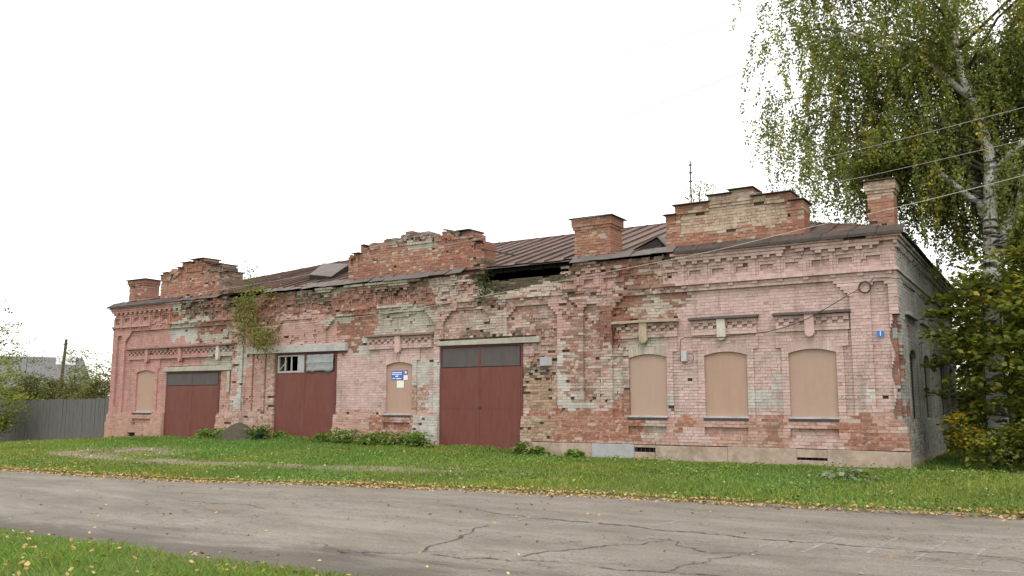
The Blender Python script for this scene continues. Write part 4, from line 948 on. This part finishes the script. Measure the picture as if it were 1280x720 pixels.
def limbs(m_, base, top, n, spread, r0, seed):
    r = random.Random(seed); base = Vector(base); top = Vector(top)
    P = [base.lerp(top, t)+Vector((r.uniform(-.1, .1), r.uniform(-.1, .1), 0))*(1 if 0 < t < 1 else 0)*(top-base).length*.25 for t in (0, .25, .5, .75, 1)]
    m_.tube(P, [r0, r0*.85, r0*.65, r0*.4, r0*.15], 7)
    for k in range(n):
        t = r.uniform(.2, .9); i = min(int(t*4), 3); s0 = P[i].lerp(P[i+1], t*4-i); a = r.uniform(0, 6.28); L = spread*r.uniform(.5, 1)
        e = s0+Vector((math.cos(a)*L, math.sin(a)*L, L*r.uniform(.2, .8))); m = s0.lerp(e, .5)+Vector((0, 0, .1*L))
        m_.tube([s0, m, e], [r0*.35*(1.1-t), r0*.22*(1.1-t), r0*.06], 5)
def bush(name, base, h, rad, nclump, per, cl, size, pal, w, label, cat='tree', group=None, seed=1, zc=.6, r0=.06, flat=.55, cut=None, asp=.6):
    o = tag(empty(name, base), label, cat, group)
    cz_ = h*zc
    P, Nn, Cc = crown((0, 0, cz_), (rad[0], rad[1], h-cz_), nclump, per, cl, size, pal, w, flat, seed, cut=(lambda P: cut(P+np.array(base))) if cut else None)
    ok = P[:, 2] > .03; P, Nn, Cc = P[ok], Nn[ok], Cc[ok]
    leaf_mesh('crown', P, Nn, RNG.uniform(.7, 1.3, len(P))*size, Cc, M['leaf'], o, asp)
    m_ = MB(); limbs(m_, (0, 0, -.1), (0, 0, h*.85), 8, max(rad)*.8, r0, seed); m_.build('trunk', M['bark'], o, smooth=True)
    return o
# --- birch beside the right end of the building
BB = Vector((1.72, 3.0, -.1)); BIR = tag(empty('birch_tree', BB), 'tall silver birch with drooping twigs behind the right end of the building', 'tree')
def bp(u, v, y=3.0): return pix(u, v, y)-BB
m_ = MB()
fork = bp(1240, 318)
m_.tube([Vector((0.1, 0, -.2)), Vector((.06, 0, .3)), bp(1243, 450), fork, ], [.30, .25, .22, .20], 12)
stemA = [fork-Vector((.03, 0, .4)), bp(1238, 270), bp(1238, 200), bp(1222, 140, 3.1), bp(1200, 90, 3.2), bp(1188, 40, 3.2), bp(1183, -40, 3.3), bp(1170, -160, 3.4), bp(1165, -260, 3.5)]
m_.tube(stemA, [.2, .175, .15, .135, .12, .11, .095, .06, .02], 10)
stemB = [fork+Vector((.03, .05, -.3)), bp(1262, 275, 3.1), bp(1283, 215, 3.2), bp(1310, 130, 3.4), bp(1330, 0, 3.6), bp(1340, -140, 3.8)]
m_.tube(stemB, [.16, .14, .12, .1, .07, .02], 9)
stemC = [bp(1240, 290), bp(1222, 245, 3.4), bp(1208, 200, 3.8), bp(1200, 150, 4.2), bp(1195, 60, 4.6), bp(1200, -80, 5)]
m_.tube(stemC, [.15, .13, .11, .09, .06, .02], 8)
brs = [[bp(1232, 262), bp(1205, 240, 2.8), bp(1165, 208, 2.6), bp(1130, 188, 2.5), bp(1095, 182, 2.4)], [bp(1215, 125, 3.1), bp(1150, 70, 2.8), bp(1090, 55, 2.6), bp(1045, 33, 2.5), bp(1000, 40, 2.4)], [bp(1262, 275, 3.1), bp(1285, 262, 2.8), bp(1320, 235, 2.6)], [bp(1235, 225), bp(1265, 190, 2.7), bp(1300, 160, 2.5)]]
for b in brs: m_.tube(b, [.09, .075, .06, .045, .02][:len(b)], 7)
rr = random.Random(5); LIMB = [b for b in brs]; m_t = m_; m_ = MB()
stems = [stemA, stemB, stemC]
for k in range(78):
    st = stems[0 if k % 4 in (0, 3) else (1 if k % 4 == 1 else 2)]; t = rr.uniform(.22, .97)*(len(st)-1); i = int(t); s0 = st[i].lerp(st[i+1], t-i)
    a = rr.uniform(0, 2*math.pi) if k % 3 else rr.uniform(math.pi*.75, math.pi*1.25)
    L = rr.uniform(2.2, 5.6)*(1-.35*max(0, s0.z-11)/8)
    if abs(math.cos(a)) > .8 and k % 3 == 0: L *= 1.12
    dy = math.sin(a); 
    if dy < 0: dy *= .45
    e = Vector((math.cos(a)*L, dy*L, L*rr.uniform(.05, .45)))
    pts = [s0, s0+e*.33+Vector((0, 0, .25*L*.5)), s0+e*.7+Vector((0, 0, .22*L*.5)), s0+e]
    LIMB.append(pts); m_.tube(pts, [.05, .035, .022, .008], 5)
for k in range(16):
    st = stemA if k % 3 else stemB; t = rr.uniform(.3, .85)*(len(st)-1); i = int(t); s0 = st[i].lerp(st[i+1], t-i)
    a = rr.uniform(math.pi*1.1, math.pi*1.9); L = rr.uniform(.7, 1.9); e = Vector((math.cos(a)*L, math.sin(a)*L*.7, L*rr.uniform(.2, .6)))
    pts = [s0, s0+e*.33+Vector((0, 0, .12)), s0+e*.7+Vector((0, 0, .12)), s0+e]; LIMB.append(pts); m_.tube(pts, [.03, .02, .014, .006], 5)
for k in range(26):
    st = stemC if k % 2 else stemA; t = rr.uniform(.15, .5)*(len(st)-1); i = int(t); s0 = st[i].lerp(st[i+1], t-i)
    a = rr.uniform(.15, math.pi*.95); L = rr.uniform(2.0, 4.6); e = Vector((math.cos(a)*L, math.sin(a)*L*.8+.4, L*rr.uniform(-.05, .35)))
    pts = [s0, s0+e*.33+Vector((0, 0, .2)), s0+e*.7+Vector((0, 0, .2)), s0+e]; LIMB.append(pts); m_.tube(pts, [.045, .03, .02, .008], 5)
tr = m_t.build('trunk', M['birch'], BIR, smooth=True); m_.build('branches', M['bark'], BIR, smooth=True)
P = []; AX = []; CC = []; TW = MB()
BPAL = [(.105, .14, .034), (.155, .195, .047), (.21, .245, .064), (.30, .285, .055), (.42, .33, .05)]
BBn = np.array(BB)
for pts in LIMB:
    Lp = sum((pts[i+1]-pts[i]).length for i in range(len(pts)-1)); ns = int(8+Lp*6.5)
    for q in range(ns):
        t = (RNG.uniform(.2, 1)**.8)*(len(pts)-1); i = min(int(t), len(pts)-2); s0 = np.array(pts[i].lerp(pts[i+1], t-i))+RNG.normal(size=3)*np.array((.38, .38, .22))
        ln = RNG.uniform(.6, 2.2)*(1.25 if s0[0] < -3.2 else 1); k = int(ln*RNG.uniform(34, 52)); tt_ = np.sort(RNG.random(k))
        dr = RNG.normal(size=2)*.22; sway = RNG.normal(size=2)*.12
        pp = s0+np.c_[dr[0]*tt_*ln+sway[0]*tt_**2, dr[1]*tt_*ln+sway[1]*tt_**2, -ln*tt_+.12*np.sin(tt_*3)]
        pp += RNG.normal(size=pp.shape)*np.array((.075, .075, .04))*(1.15-tt_[:, None]*.6)
        ww = pp+BBn
        # keep clear of the chimney and roof in front
        ok = (ww[:, 1] > .2) | (ww[:, 2] > 8.2); ok &= (ww[:, 2] > 3.2)
        roofh = np.where((ww[:, 0] < .2), np.where(ww[:, 1] < 6.5, 5.5+.34*np.minimum(np.maximum(-ww[:, 0], 0), np.clip(ww[:, 1], 0, 6.5)), 7.8), 0)
        ok &= ww[:, 2] > roofh+.25
        ok &= ~((ww[:, 0] > -1.2) & (ww[:, 0] < .35) & (ww[:, 1] < 2.6) & (ww[:, 2] < 7.6))
        yel = RNG.random() < .06
        P.append(pp[ok]); AX.append(np.tile((dr[0], dr[1], -1), (ok.sum(), 1)))
        CC.append(leafcol(ok.sum(), BPAL, (.1, .1, .1, .5, .6) if yel else (.28, .36, .24, .1, .02), .22)*RNG.uniform(.82, 1.2))
        if q % 3 == 0 and ok.all(): TW.tube([Vector(s0), Vector(s0)+Vector((dr[0]*ln*.5, dr[1]*ln*.5, -ln*.5)), Vector(s0)+Vector((dr[0]*ln, dr[1]*ln, -ln))], [.006, .005, .003], 3, False)
P = np.concatenate(P); AX = np.concatenate(AX); CC = np.concatenate(CC)
leaf_mesh('crown', P, RNG.normal(size=P.shape), RNG.uniform(.06, .105, len(P)), CC, M['leaf'], BIR, .75, AX)
tag(TW.build('twigs', M['bark'], BIR), kind='stuff')
print('birch leaves', len(P))
# --- maple and shrubs beside the right wall
out_wall = lambda P: (P[:, 0] > .25) | (P[:, 1] < -.3)
MP = [(.085, .11, .02), (.13, .155, .028), (.18, .20, .034), (.27, .245, .036), (.38, .28, .035)]
bush('maple_tree', (2.15, 2.2, -.05), 5.3, (1.75, 1.6, 1), 95, 75, .27, .15, MP, (.3, .33, .22, .12, .03), 'dense young maple filling the gap beside the grey side wall', seed=3, zc=.52, flat=.3, cut=out_wall, asp=.85)
bush('maple_tree', (3.3, .9, -.05), 4.6, (1.6, 1.4, 1), 75, 75, .27, .15, MP, (.34, .36, .2, .08, .02), 'dark leafy maple standing outermost beside the side wall', seed=4, zc=.5, flat=.3, cut=out_wall, asp=.85)
bush('background_tree', (2.4, 9.0, -.05), 9.0, (2.0, 2.2, 1), 170, 85, .36, .17, MP, (.42, .36, .16, .05, .01), 'tall dark tree crowding the far end of the side wall', seed=5, zc=.44, flat=.4, cut=out_wall, r0=.14, asp=.8)
bush('background_tree', (4.0, 14.0, -.05), 11, (3.2, 3, 1), 170, 85, .42, .19, MP, (.42, .36, .16, .05, .01), 'tall shady tree farthest back behind the birch trunk', seed=6, zc=.5, flat=.4, cut=out_wall, r0=.16, asp=.8)
bush('background_tree', (1.9, 17.5, -.05), 7.0, (2.6, 2, 1), 120, 80, .4, .2, MP, (.45, .36, .14, .04, .01), 'low dense tree closing the view past the far corner of the side wall', seed=36, zc=.42, flat=.5, cut=out_wall, r0=.12, asp=.8)
bush('background_tree', (5.5, 8.0, -.05), 8.0, (2.6, 2.4, 1), 120, 80, .4, .18, MP, (.42, .36, .16, .05, .01), 'broad dark tree in the yard to the right of the birch', seed=37, zc=.45, flat=.5, cut=out_wall, r0=.13, asp=.8)
bush('background_tree', (-.8, 19.5, -.05), 6.5, (2.4, 2, 1), 120, 80, .4, .2, MP, (.45, .36, .14, .04, .01), 'bushy tree standing behind the back corner of the building', seed=38, zc=.42, flat=.5, r0=.12, asp=.8)
bush('yellowing_shrub', (1.15, .75, -.04), 1.35, (.42, .4, .5), 20, 45, .12, .12, [(.10, .13, .02), (.22, .22, .03), (.38, .28, .03), (.45, .32, .04)], (.3, .3, .25, .15), 'yellowing shrub against the foot of the side wall', 'shrub', seed=7, zc=.55, r0=.02, asp=.8)
bush('green_shrub', (2.3, .1, -.05), 1.0, (.5, .4, .5), 30, 50, .14, .12, MP, (.2, .4, .35, .05, .0), 'low green shrub beneath the maples by the lawn edge', 'shrub', seed=8, zc=.5, r0=.02, asp=.8)
bush('pale_shrub', (1.55, -.1, -.05), .75, (.3, .3, .3), 14, 40, .10, .10, MP, (.05, .2, .5, .2, .05), 'small pale green shrub beside the yellowing shrub', 'shrub', seed=9, zc=.5, r0=.015, asp=.8)
# --- left: bush by the fence, trees behind it
def at(u, v, Y): p = pix(u, v, Y); return p.x, Y, float(ground_z(p.x, Y))
BG = [(.11, .15, .025), (.16, .20, .03), (.21, .24, .035), (.32, .28, .04)]
x, y, z = at(-12, 500, -1.5); bush('roadside_bush', (x, y, z), pix(10, 448, -1.5).z-z, (1.75, 1.2, 1), 70, 65, .24, .14, BG, (.25, .35, .3, .1), 'bright green leafy bush in front of the grey fence', 'bush', seed=11, zc=.5)
x, y, z = at(-14, 450, 2); bush('slender_tree', (x, y, z), pix(10, 372, 2).z-z, (2.0, 1.4, 1), 48, 34, .32, .15, GR, (.25, .35, .25, .1, .05), 'loose airy tree behind the bright roadside bush', seed=12, zc=.68)
GP = [(.085, .10, .032), (.12, .135, .042), (.16, .165, .055), (.20, .15, .05)]
for k, (u, v, Y, r_, lb) in enumerate(((22, 462, 5, 1.9, 'dense garden tree behind the fence nearest the bright roadside bush'), (52, 476, 6.5, 1.8, 'low garden tree behind the fence in front of the distant grey roof'), (82, 472, 5, 1.6, 'garden tree behind the fence at the foot of the utility pole'), (104, 464, 6.5, 1.6, 'garden tree behind the fence between utility pole and building'), (130, 462, 4.5, 1.5, 'garden tree behind the fence close against the pink building'))):
    x, y, z = at(u, 500, Y); bush('garden_tree', (x, y, z), pix(u, v, Y).z-z, (r_, 1.4, 1), 85, 75, .27, .15, GP, (.3, .35, .25, .1), lb, group='garden trees behind the fence', seed=20+k, zc=.5)
x, y, z = at(118, 500, 9); bush('sparse_tree', (x, y, z), pix(118, 436, 9).z-z, (1.7, 1.2, 1), 36, 30, .27, .14, GR, (.3, .4, .2, .08, .02), 'sparse small tree above the garden trees next to the building', seed=31, zc=.72)
x, y, z = at(92, 500, 11); bush('sparse_tree', (x, y, z), pix(92, 430, 11).z-z, (1.3, 1.2, 1), 34, 30, .25, .14, GR, (.3, .4, .2, .08, .02), 'sparse small tree beside the utility pole', seed=32, zc=.72)
x, y, z = at(30, 500, 9); bush('sparse_tree', (x, y, z), pix(30, 425, 9).z-z, (1.5, 1.2, 1), 30, 28, .27, .14, GR, (.3, .4, .2, .08, .02), 'sparse small tree in front of the end of the grey roof', seed=33, zc=.7)
# far green belt so the horizon is closed
r_ = np.random.default_rng(9); Pf = []; Cf = []
for k in range(170):
    x = r_.uniform(-150, 90); y = r_.uniform(62, 95); h = r_.uniform(2.5, 6.0); p = np.array((x, y, h*.45))+r_.normal(size=(120, 3))*np.array((2.4, 1.5, h*.24)); Pf.append(p); Cf.append(leafcol(120, GR[:3], (.4, .4, .2))*r_.uniform(.8, 1.2))
Pf = np.concatenate(Pf); Cf = np.concatenate(Cf); Pf[:, 2] = np.abs(Pf[:, 2])-.3
fw_ = leaf_mesh('distant_wood', Pf, RNG.normal(size=Pf.shape)+np.array((0, 0, .6)), RNG.uniform(.4, .8, len(Pf)), Cf, M['leaf'], None, .8)
tag(fw_, 'distant belt of trees far behind the building', 'trees')
# --- saplings rooted in the brickwork
def sprig(name, base, blobs, label, cat, size, pal, w, stems_, mat_st='bark'):
    base = Vector(base); o = tag(empty(name, base), label, cat)
    P = []; Cc = []
    for (c, sd, n) in blobs:
        p = np.array(Vector(c)-base)+RNG.normal(size=(n, 3))*np.array(sd); P.append(p); Cc.append(leafcol(n, pal, w, .25)*RNG.uniform(.85, 1.2))
    P = np.concatenate(P); Cc = np.concatenate(Cc); ok = P[:, 1]+base.y < -.24 if base.y < 0 else np.ones(len(P), bool); P = P[ok]; Cc = Cc[ok]
    leaf_mesh('crown', P, RNG.normal(size=P.shape), RNG.uniform(.7, 1.3, len(P))*size, Cc, M['leaf'], o, .55)
    m_ = MB()
    for s_ in stems_: m_.tube([Vector(p)-base for p in s_], [.03*(1-.8*i/(len(s_)-1)) for i in range(len(s_))], 5)
    m_.build('trunk', M[mat_st], o); return o
def wp(u, v, n): return pix(u, v, -n)
SP = [(.10, .14, .025), (.15, .18, .03), (.22, .22, .035), (.30, .26, .04)]
b0 = pix(318, 402, -.12)
blobs = []
for (u, v, su, sv, n) in ((302, 385, 7, 9, 420), (300, 400, 6, 11, 420), (312, 372, 6, 7, 200), (316, 395, 7, 12, 320), (306, 415, 6, 8, 260), (322, 418, 8, 8, 380), (332, 422, 8, 8, 420), (326, 432, 8, 6, 300), (341, 420, 5, 7, 140), (310, 352, 5, 8, 110), (312, 338, 4, 7, 80), (330, 365, 9, 5, 140), (336, 378, 8, 8, 60)):
    blobs.append((pix(u, v, -.55), (su*.036, .13, sv*.034), int(n*.8)))
sprig('wall_sapling', b0, blobs, 'leafy sapling rooted in the ruined cornice between two maroon gates', 'sapling', .085, SP, (.35, .35, .2, .1), [[b0, pix(314, 380, -.4), pix(311, 350, -.45), pix(312, 326, -.4)], [b0, pix(306, 395, -.5), pix(300, 385, -.55)], [b0, pix(325, 415, -.5), pix(332, 430, -.55)], [b0, pix(312, 415, -.45), pix(304, 420, -.5)]])
b1 = pix(876, 262, 1.0); b1.z = roof_z(1.0)-.02
blobs = [(pix(u, v, 1.0), (su*.03, .12, sv*.028), n) for (u, v, su, sv, n) in ((872, 238, 4, 5, 70), (862, 243, 2, 4, 35), (880, 232, 4, 5, 50), (890, 236, 3, 3, 22), (876, 246, 5, 4, 50))]
sprig('roof_sapling', b1, blobs, 'small sapling growing on the roof behind the stepped gable', 'sapling', .07, SP, (.3, .35, .25, .1), [[b1, pix(874, 246, 1.0), pix(877, 228, 1.0)], [b1, pix(864, 240, 1.0)], [b1, pix(892, 232, 1.0)]])
b2 = pix(606, 360, -.15)
sprig('wall_weeds', b2, [(pix(605, 352, -.3), (.16, .05, .2), 240), (pix(612, 360, -.3), (.2, .05, .12), 160), (pix(604, 366, -.3), (.12, .05, .15), 120)], 'dark green weeds sprouting from the collapsed cornice', 'weeds', .07, [(.03, .05, .012), (.05, .075, .02), (.08, .10, .03)], (.4, .4, .2), [[b2, pix(604, 350, -.28)], [b2, pix(612, 356, -.28)]])
b3 = pix(711, 346, -.15)
sprig('ledge_weeds', b3, [(pix(708, 345, -.3), (.16, .05, .09), 140)], 'weeds growing on the ledge below the middle chimney', 'weeds', .06, [(.05, .06, .02), (.08, .085, .03), (.11, .10, .04)], (.4, .4, .2), [[b3, pix(708, 341, -.28)]])
# --- weeds along the foot of the wall
WG = 'broad-leaved weeds along the foot of the wall'
def weed_label(x):
    return ('green weeds at the foot of the wall around the earth heap' if x < -21.3 else 'green weeds at the foot of the gate with the broken transom window' if x < -19 else
            'green weeds between the tin-patched gate and the window with the blue sign' if x < -16.2 else 'green weeds directly beneath the boarded window with the blue sign' if x < -14.2 else
            'green weeds between the blue-signed window and the tall gate with latch' if x < -12 else 'small green weeds where the plinth stones begin beside the tall gate')
def weed(x, y, r, h, pal, w, label, group=None, size=.13, n=90):
    z = float(ground_z(x, y)); o = tag(empty('weed_clump', (x, y, z)), label, 'weeds', group)
    P = RNG.normal(size=(n, 3))*np.array((r*.5, r*.35, 0)); P[:, 2] = h*np.clip(1-(P[:, 0]/r)**2*.8, .1, 1)*RNG.uniform(.15, 1, n)
    Nn = RNG.normal(size=(n, 3))*.7; Nn[:, 2] = 1
    leaf_mesh('leaves', P, Nn, RNG.uniform(.7, 1.4, n)*size, leafcol(n, pal, w, .3), M['leaf'], o, .8)
    m_ = MB()
    for k in range(5): m_.tube([(0, 0, -.03), (RNG.normal()*r*.3, RNG.normal()*r*.2, h*.7)], [.01, .004], 4)
    m_.build('stems', M['bark'], o); return o
WP = [(.085, .15, .028), (.12, .20, .035), (.165, .25, .05), (.21, .26, .06)]
for (x, r, h) in ((-17.0, .5, .42), (-16.5, .45, .38), (-15.6, .45, .32), (-15.0, .5, .38), (-14.4, .5, .35), (-13.9, .45, .42), (-13.5, .35, .38), (-21.0, .5, .4), (-20.5, .35, .45), (-19.9, .3, .25), (-23.2, .5, .32), (-23.8, .4, .3), (-22.6, .4, .35), (-10.0, .3, .3), (-17.7, .3, .25), (-9.4, .3, .22), (-8.3, .3, .2), (-22.2, .4, .2), (-21.6, .35, .18)):
    weed(x, -.55-RNG.uniform(0, .35), r*1.15, h*1.2, WP, (.25, .35, .3, .1), weed_label(x), WG, size=.10, n=260)
weed(-.55, -3.6, .62, .22, [(.13, .17, .09), (.18, .22, .12), (.22, .25, .15)], (.3, .4, .3), 'pale grey-green weed patch spreading in the lawn by the corner', None, .12, 120)
weed(-20.3, -1.1, .3, .34, [(.03, .07, .03), (.05, .10, .04)], (.5, .5), 'dark bluish-green weed clump at the gate post with the earth heap', None, .15, 70)
# earth heap
m_ = MB(); hx, hy = -21.85, -.75; nr, na = 10, 28; V_ = []; F_ = []
hz = float(ground_z(hx, hy))
for i in range(nr+1):
    for j in range(na):
        a = 2*math.pi*j/na; r_ = i/nr*(1.15 if math.cos(a) > 0 else 1.05); z_ = .62*math.cos(min(1, i/nr)*math.pi/2)**1.3+(.05*float(vnoise(math.cos(a)*i*.6+7, math.sin(a)*i*.6+7, 4))-.02)
        V_.append((r_*math.cos(a), .62*r_*math.sin(a), z_-.06))
for i in range(nr):
    for j in range(na): F_.append((i*na+j, i*na+(j+1) % na, (i+1)*na+(j+1) % na, (i+1)*na+j))
tag(mesh_np('earth_heap', V_, F_, M['earth'], smooth=True), 'heap of brown earth against the wall between two maroon gates', 'heap').location = (hx, hy, hz)

# --- grass
def blades(name, X, Y, h, w, col, bend=1.0):
    n = len(X); Z = ground_z(X, Y)-.01; a = RNG.uniform(0, 2*np.pi, n); b = RNG.uniform(0, 2*np.pi, n)
    dx, dy = np.cos(a)*w*.5, np.sin(a)*w*.5; lx, ly = np.cos(b)*h*bend*RNG.uniform(.1, 1, n), np.sin(b)*h*bend*RNG.uniform(.1, 1, n)
    V = np.stack([np.c_[X-dx, Y-dy, Z], np.c_[X+dx, Y+dy, Z], np.c_[X+dx*.6+lx*.45, Y+dy*.6+ly*.45, Z+h*.6], np.c_[X+lx, Y+ly, Z+h]], 1).reshape(-1, 3)
    i = np.arange(n)*4; F = np.stack([i, i+1, i+2, i+3], 1)
    return tag(mesh_np(name, V, F, M['grass'], None, {'col': np.repeat(np.c_[col, np.ones(n)], 4, 0)}), kind='stuff')
def grasscol(X, Y):
    n = len(X); c = leafcol(n, [(.105, .19, .03), (.14, .24, .04), (.185, .27, .05), (.25, .27, .08)], (.28, .4, .22, .10), .2)
    t = fbm(X*.45, Y*.45, 61); return c*(.75+.5*t)[:, None]*np.c_[1+(.9*(fbm(X*.3, Y*.3, 63)-.45)), np.ones(n), np.ones(n)]
n = 380000; X = RNG.uniform(-46, 6.5, n); Y = RNG.uniform(-11.5, -.15, n)
fa = road_far(X); ok = (Y > fa-.02+.5*(fbm(X*1.5, Y*0+2, 71)-.6)) & ~((X > L0-.2) & (Y > -.18))
dens = 1-.92*path_mask(X, Y)*np.clip(fbm(X*2, Y*2, 72)*1.7, 0, 1); dens *= np.clip((Y-fa)/.5+.25, .15, 1)
left = np.clip((-14-X)/8, 0, 1)*.25; dens -= left*np.clip(fbm(X*.8, Y*.8, 75)*2-.5, 0, 1)
ok &= RNG.random(n) < dens; X, Y = X[ok], Y[ok]
h = RNG.uniform(.03, .10, len(X))*(.45+1.1*fbm(X*.9, Y*.9, 73))*(1+.7*np.exp(-((Y+.4)/.5)**2)*np.where(X > -10.5, -.75, 1))
g1 = blades('grass', X, Y, h, RNG.uniform(.012, .024, len(X)), grasscol(X, Y)); tag(g1, 'rough green lawn between the road and the pink building', 'grass')
n = 60000; X = RNG.uniform(-44, 6.5, n); Y = RNG.uniform(-11, -.3, n); cl = fbm(X*1.1, Y*1.1, 101, 3); ok = (cl > .50) & (Y > road_far(X)+.25) & (RNG.random(n) > path_mask(X, Y)); X, Y, cl = X[ok], Y[ok], cl[ok]
Nn = RNG.normal(size=(len(X), 3))*.6; Nn[:, 2] = 1
g0 = leaf_mesh('ground_cover', np.c_[X, Y, ground_z(X, Y)+RNG.uniform(.02, .5, len(X))*(cl-.42)], Nn, RNG.uniform(.03, .075, len(X)), leafcol(len(X), [(.08, .15, .03), (.12, .20, .04), (.17, .25, .06)], (.35, .4, .25), .25), M['grass'], None, .8); tag(g0, 'low clover and dandelion leaves in clumps across the lawn', 'weeds')
n = 40000; X = RNG.uniform(.2, 7, n); Y = RNG.uniform(-.2, 14, n)
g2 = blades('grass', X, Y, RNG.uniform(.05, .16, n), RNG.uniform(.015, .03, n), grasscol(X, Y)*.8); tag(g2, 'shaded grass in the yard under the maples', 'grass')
n = 150000; X = RNG.uniform(-15, 4.5, n); Y = RNG.uniform(-20.5, -15.6, n); ok = Y < road_near(X)+.05+.35*(fbm(X*1.6, Y*0+5, 74)-.6); X, Y = X[ok], Y[ok]
g3 = blades('grass', X, Y, RNG.uniform(.04, .12, len(X))*(.4+1.1*fbm(X*.9, Y*.9, 76)), RNG.uniform(.006, .012, len(X)), grasscol(X, Y)); tag(g3, 'green verge with fallen leaves on the near side of the road', 'grass')
# --- fallen leaves
LP = [(.36, .23, .08), (.42, .29, .12), (.29, .17, .07), (.44, .34, .18), (.20, .12, .06)]
def fallen(name, X, Y, Z, s0, s1, label):
    n = len(X); Nn = RNG.normal(size=(n, 3))*.45; Nn[:, 2] = 1
    tag(leaf_mesh(name, np.c_[X, Y, Z], Nn, RNG.uniform(s0, s1, n), leafcol(n, LP, (.3, .3, .15, .15, .1), .2), M['dead'], None, .75), label, 'leaves')
n = 15000; X = RNG.uniform(-40, 6, n); d_ = RNG.normal(0, .24, n)+.14; Y = road_far(X)+d_+.15*(fbm(X*1.3, X*0, 81)-.5)
ok = RNG.random(n) < np.clip(.45+1.3*(fbm(X*.6, X*0+4, 82)-.3), .2, 1); X, Y = X[ok], Y[ok]
Z = np.where(Y < road_far(X)+.1, road_height(X, Y)+.012, ground_z(X, Y)+.03); Z = np.maximum(Z, np.where(Y < road_far(X)+.35, -.33, -9))
fallen('fallen_leaves', X, Y, Z, .04, .085, 'band of yellow fallen leaves along the far edge of the road')
n = 2600; X = RNG.uniform(-36, 4, n); Y = road_far(X)+RNG.random(n)**1.6*7.5; ok = Y < -.3; ok &= RNG.random(n) < .25+.8*path_mask(X, Y)+.4*(X < -14); X, Y = X[ok], Y[ok]
fallen('fallen_leaves', X, Y, ground_z(X, Y)+.06, .04, .08, 'yellow fallen leaves scattered through the lawn')
n = 900; X = RNG.uniform(-13, 3, n); Y = -15.8-RNG.random(n)**1.5*4; ok = Y < road_near(X); X, Y = X[ok], Y[ok]
fallen('fallen_leaves', X, Y, ground_z(X, Y)+.05, .04, .08, 'yellow fallen leaves lying on the near grass verge')
n = 260; X = RNG.uniform(-16, 5, n); tt_ = RNG.random(n); tt_ = np.where(RNG.random(n) < .6, tt_**3, tt_); Y = road_near(X)+.1+(road_far(X)-road_near(X)-.2)*tt_
fallen('fallen_leaves', X, Y, road_height(X, Y)+.012, .04, .075, 'few yellow fallen leaves lying on the road asphalt')

# ------------------------------------------------------------------ fence, house, pole
FE = tag(empty('board_fence', (-31, .15, -.3)), 'weathered grey vertical board fence joined to the left end of the building', 'fence')
x = -30.95; k = 0
while x > -44:
    w = RNG.uniform(.12, .16); zt = 1.56-(-31-x)*.012+RNG.normal(0, .02); zb_ = float(ground_z(x, 0.1))-.1
    m_ = MB(); m_.box(-w/2+.004, w/2-.004, -.012, .012, zb_+.3, zt+.3); o = m_.build('board', M['fence'], FE); o.location = (x-w/2+31, RNG.normal(0, .006), 0); o.rotation_euler = (0, RNG.normal(0, .008), 0)
    x -= w; k += 1
for z_ in (.1, 1.2): m_ = MB(); m_.box(-13, 0, .02, .07, z_+.3, z_+.39); m_.build('rail', M['fence'], FE)
for q in range(5): m_ = MB(); m_.box(-13+q*3.0, -12.88+q*3.0, .05, .16, -.4, 1.9); m_.build('post', M['fence'], FE)
HD = 24.0
hp = [pix(u, v, HD) for (u, v) in ((22, 446), (81, 446), (62, 441), (77, 450))]
hc = (hp[0]+hp[1])/2; vd = Vector((hc.x-CAM[0], hc.y-CAM[1], 0)).normalized(); rz = math.atan2(vd.y, vd.x)-math.pi/2
HS = tag(empty('house', (hc.x, hc.y, -.4), rz), 'distant house with a grey pitched roof and white chimney behind the fence', 'house')
hl = (hp[1]-hp[0]).length/2*.92; zr = hc.z+.4
m_ = MB(); m_.box(-hl, hl, -3.2, 3.2, 0, zr-2.6); m_.build('wall', M['housewall'], HS)
for s_ in (1, -1):
    m_ = MB(); m_.hexa([(-hl-.9, -3.7*s_, zr-3.0), (hl+.9, -3.7*s_, zr-3.0), (hl-.1, 0, zr), (-hl+.1, 0, zr), (-hl-.9, -3.7*s_, zr-3.12), (hl+.9, -3.7*s_, zr-3.12), (hl-.1, 0, zr-.12), (-hl+.1, 0, zr-.12)]); rf_ = m_.build('roof', M['slate'], HS)
    m_ = MB(); m_.poly([(s_*(hl-.2), 0, zr-.1), (s_*(hl+.7), -3.5, zr-3.0), (s_*(hl+.7), 3.5, zr-3.0)]); m_.build('hip', M['slate'], HS)
m_ = MB(); m_.box(hl*.35, hl*.35+1.7, -.9, .3, zr-.8, zr+.15); m_.build('chimney', M['white'], HS)
for s_ in (-.6, 0, .6):
    m_ = MB(); m_.box(s_*hl-.5, s_*hl+.5, -3.24, -3.18, .9, 2.2); w_ = m_.build('window', M['white'], HS); m_ = MB(); m_.box(s_*hl-.42, s_*hl+.42, -3.26, -3.24, .98, 2.12); m_.build('pane', M['glass'], w_)
p0, p1 = pix(76, 480, 14), pix(83, 424, 14)
UP = tag(empty('utility_pole', (p0.x-.25, 14, -.5)), 'leaning wooden utility pole rising in front of the grey roof', 'pole')
m_ = MB(); m_.tube([(0, 0, -.2), (p1.x-p0.x+.25, 0, p1.z+.5)], [.13, .1], 8); m_.build('shaft', M['bark'], UP)
m_ = MB(); m_.box(-.05+(p1.x-p0.x), .55+(p1.x-p0.x), -.04, .04, p1.z+.1, p1.z+.18); m_.build('crossarm', M['bark'], UP)
GW = 'thin wires running from the utility pole'
q1 = pix(140, 414, 4)
span('pole_wire', [p1, pix(105, 414, 9), pix(125, 414, 4), pix(146, 421, .1)], .008, M['wire_grey'], 'thin wire from the utility pole to the left end of the building')
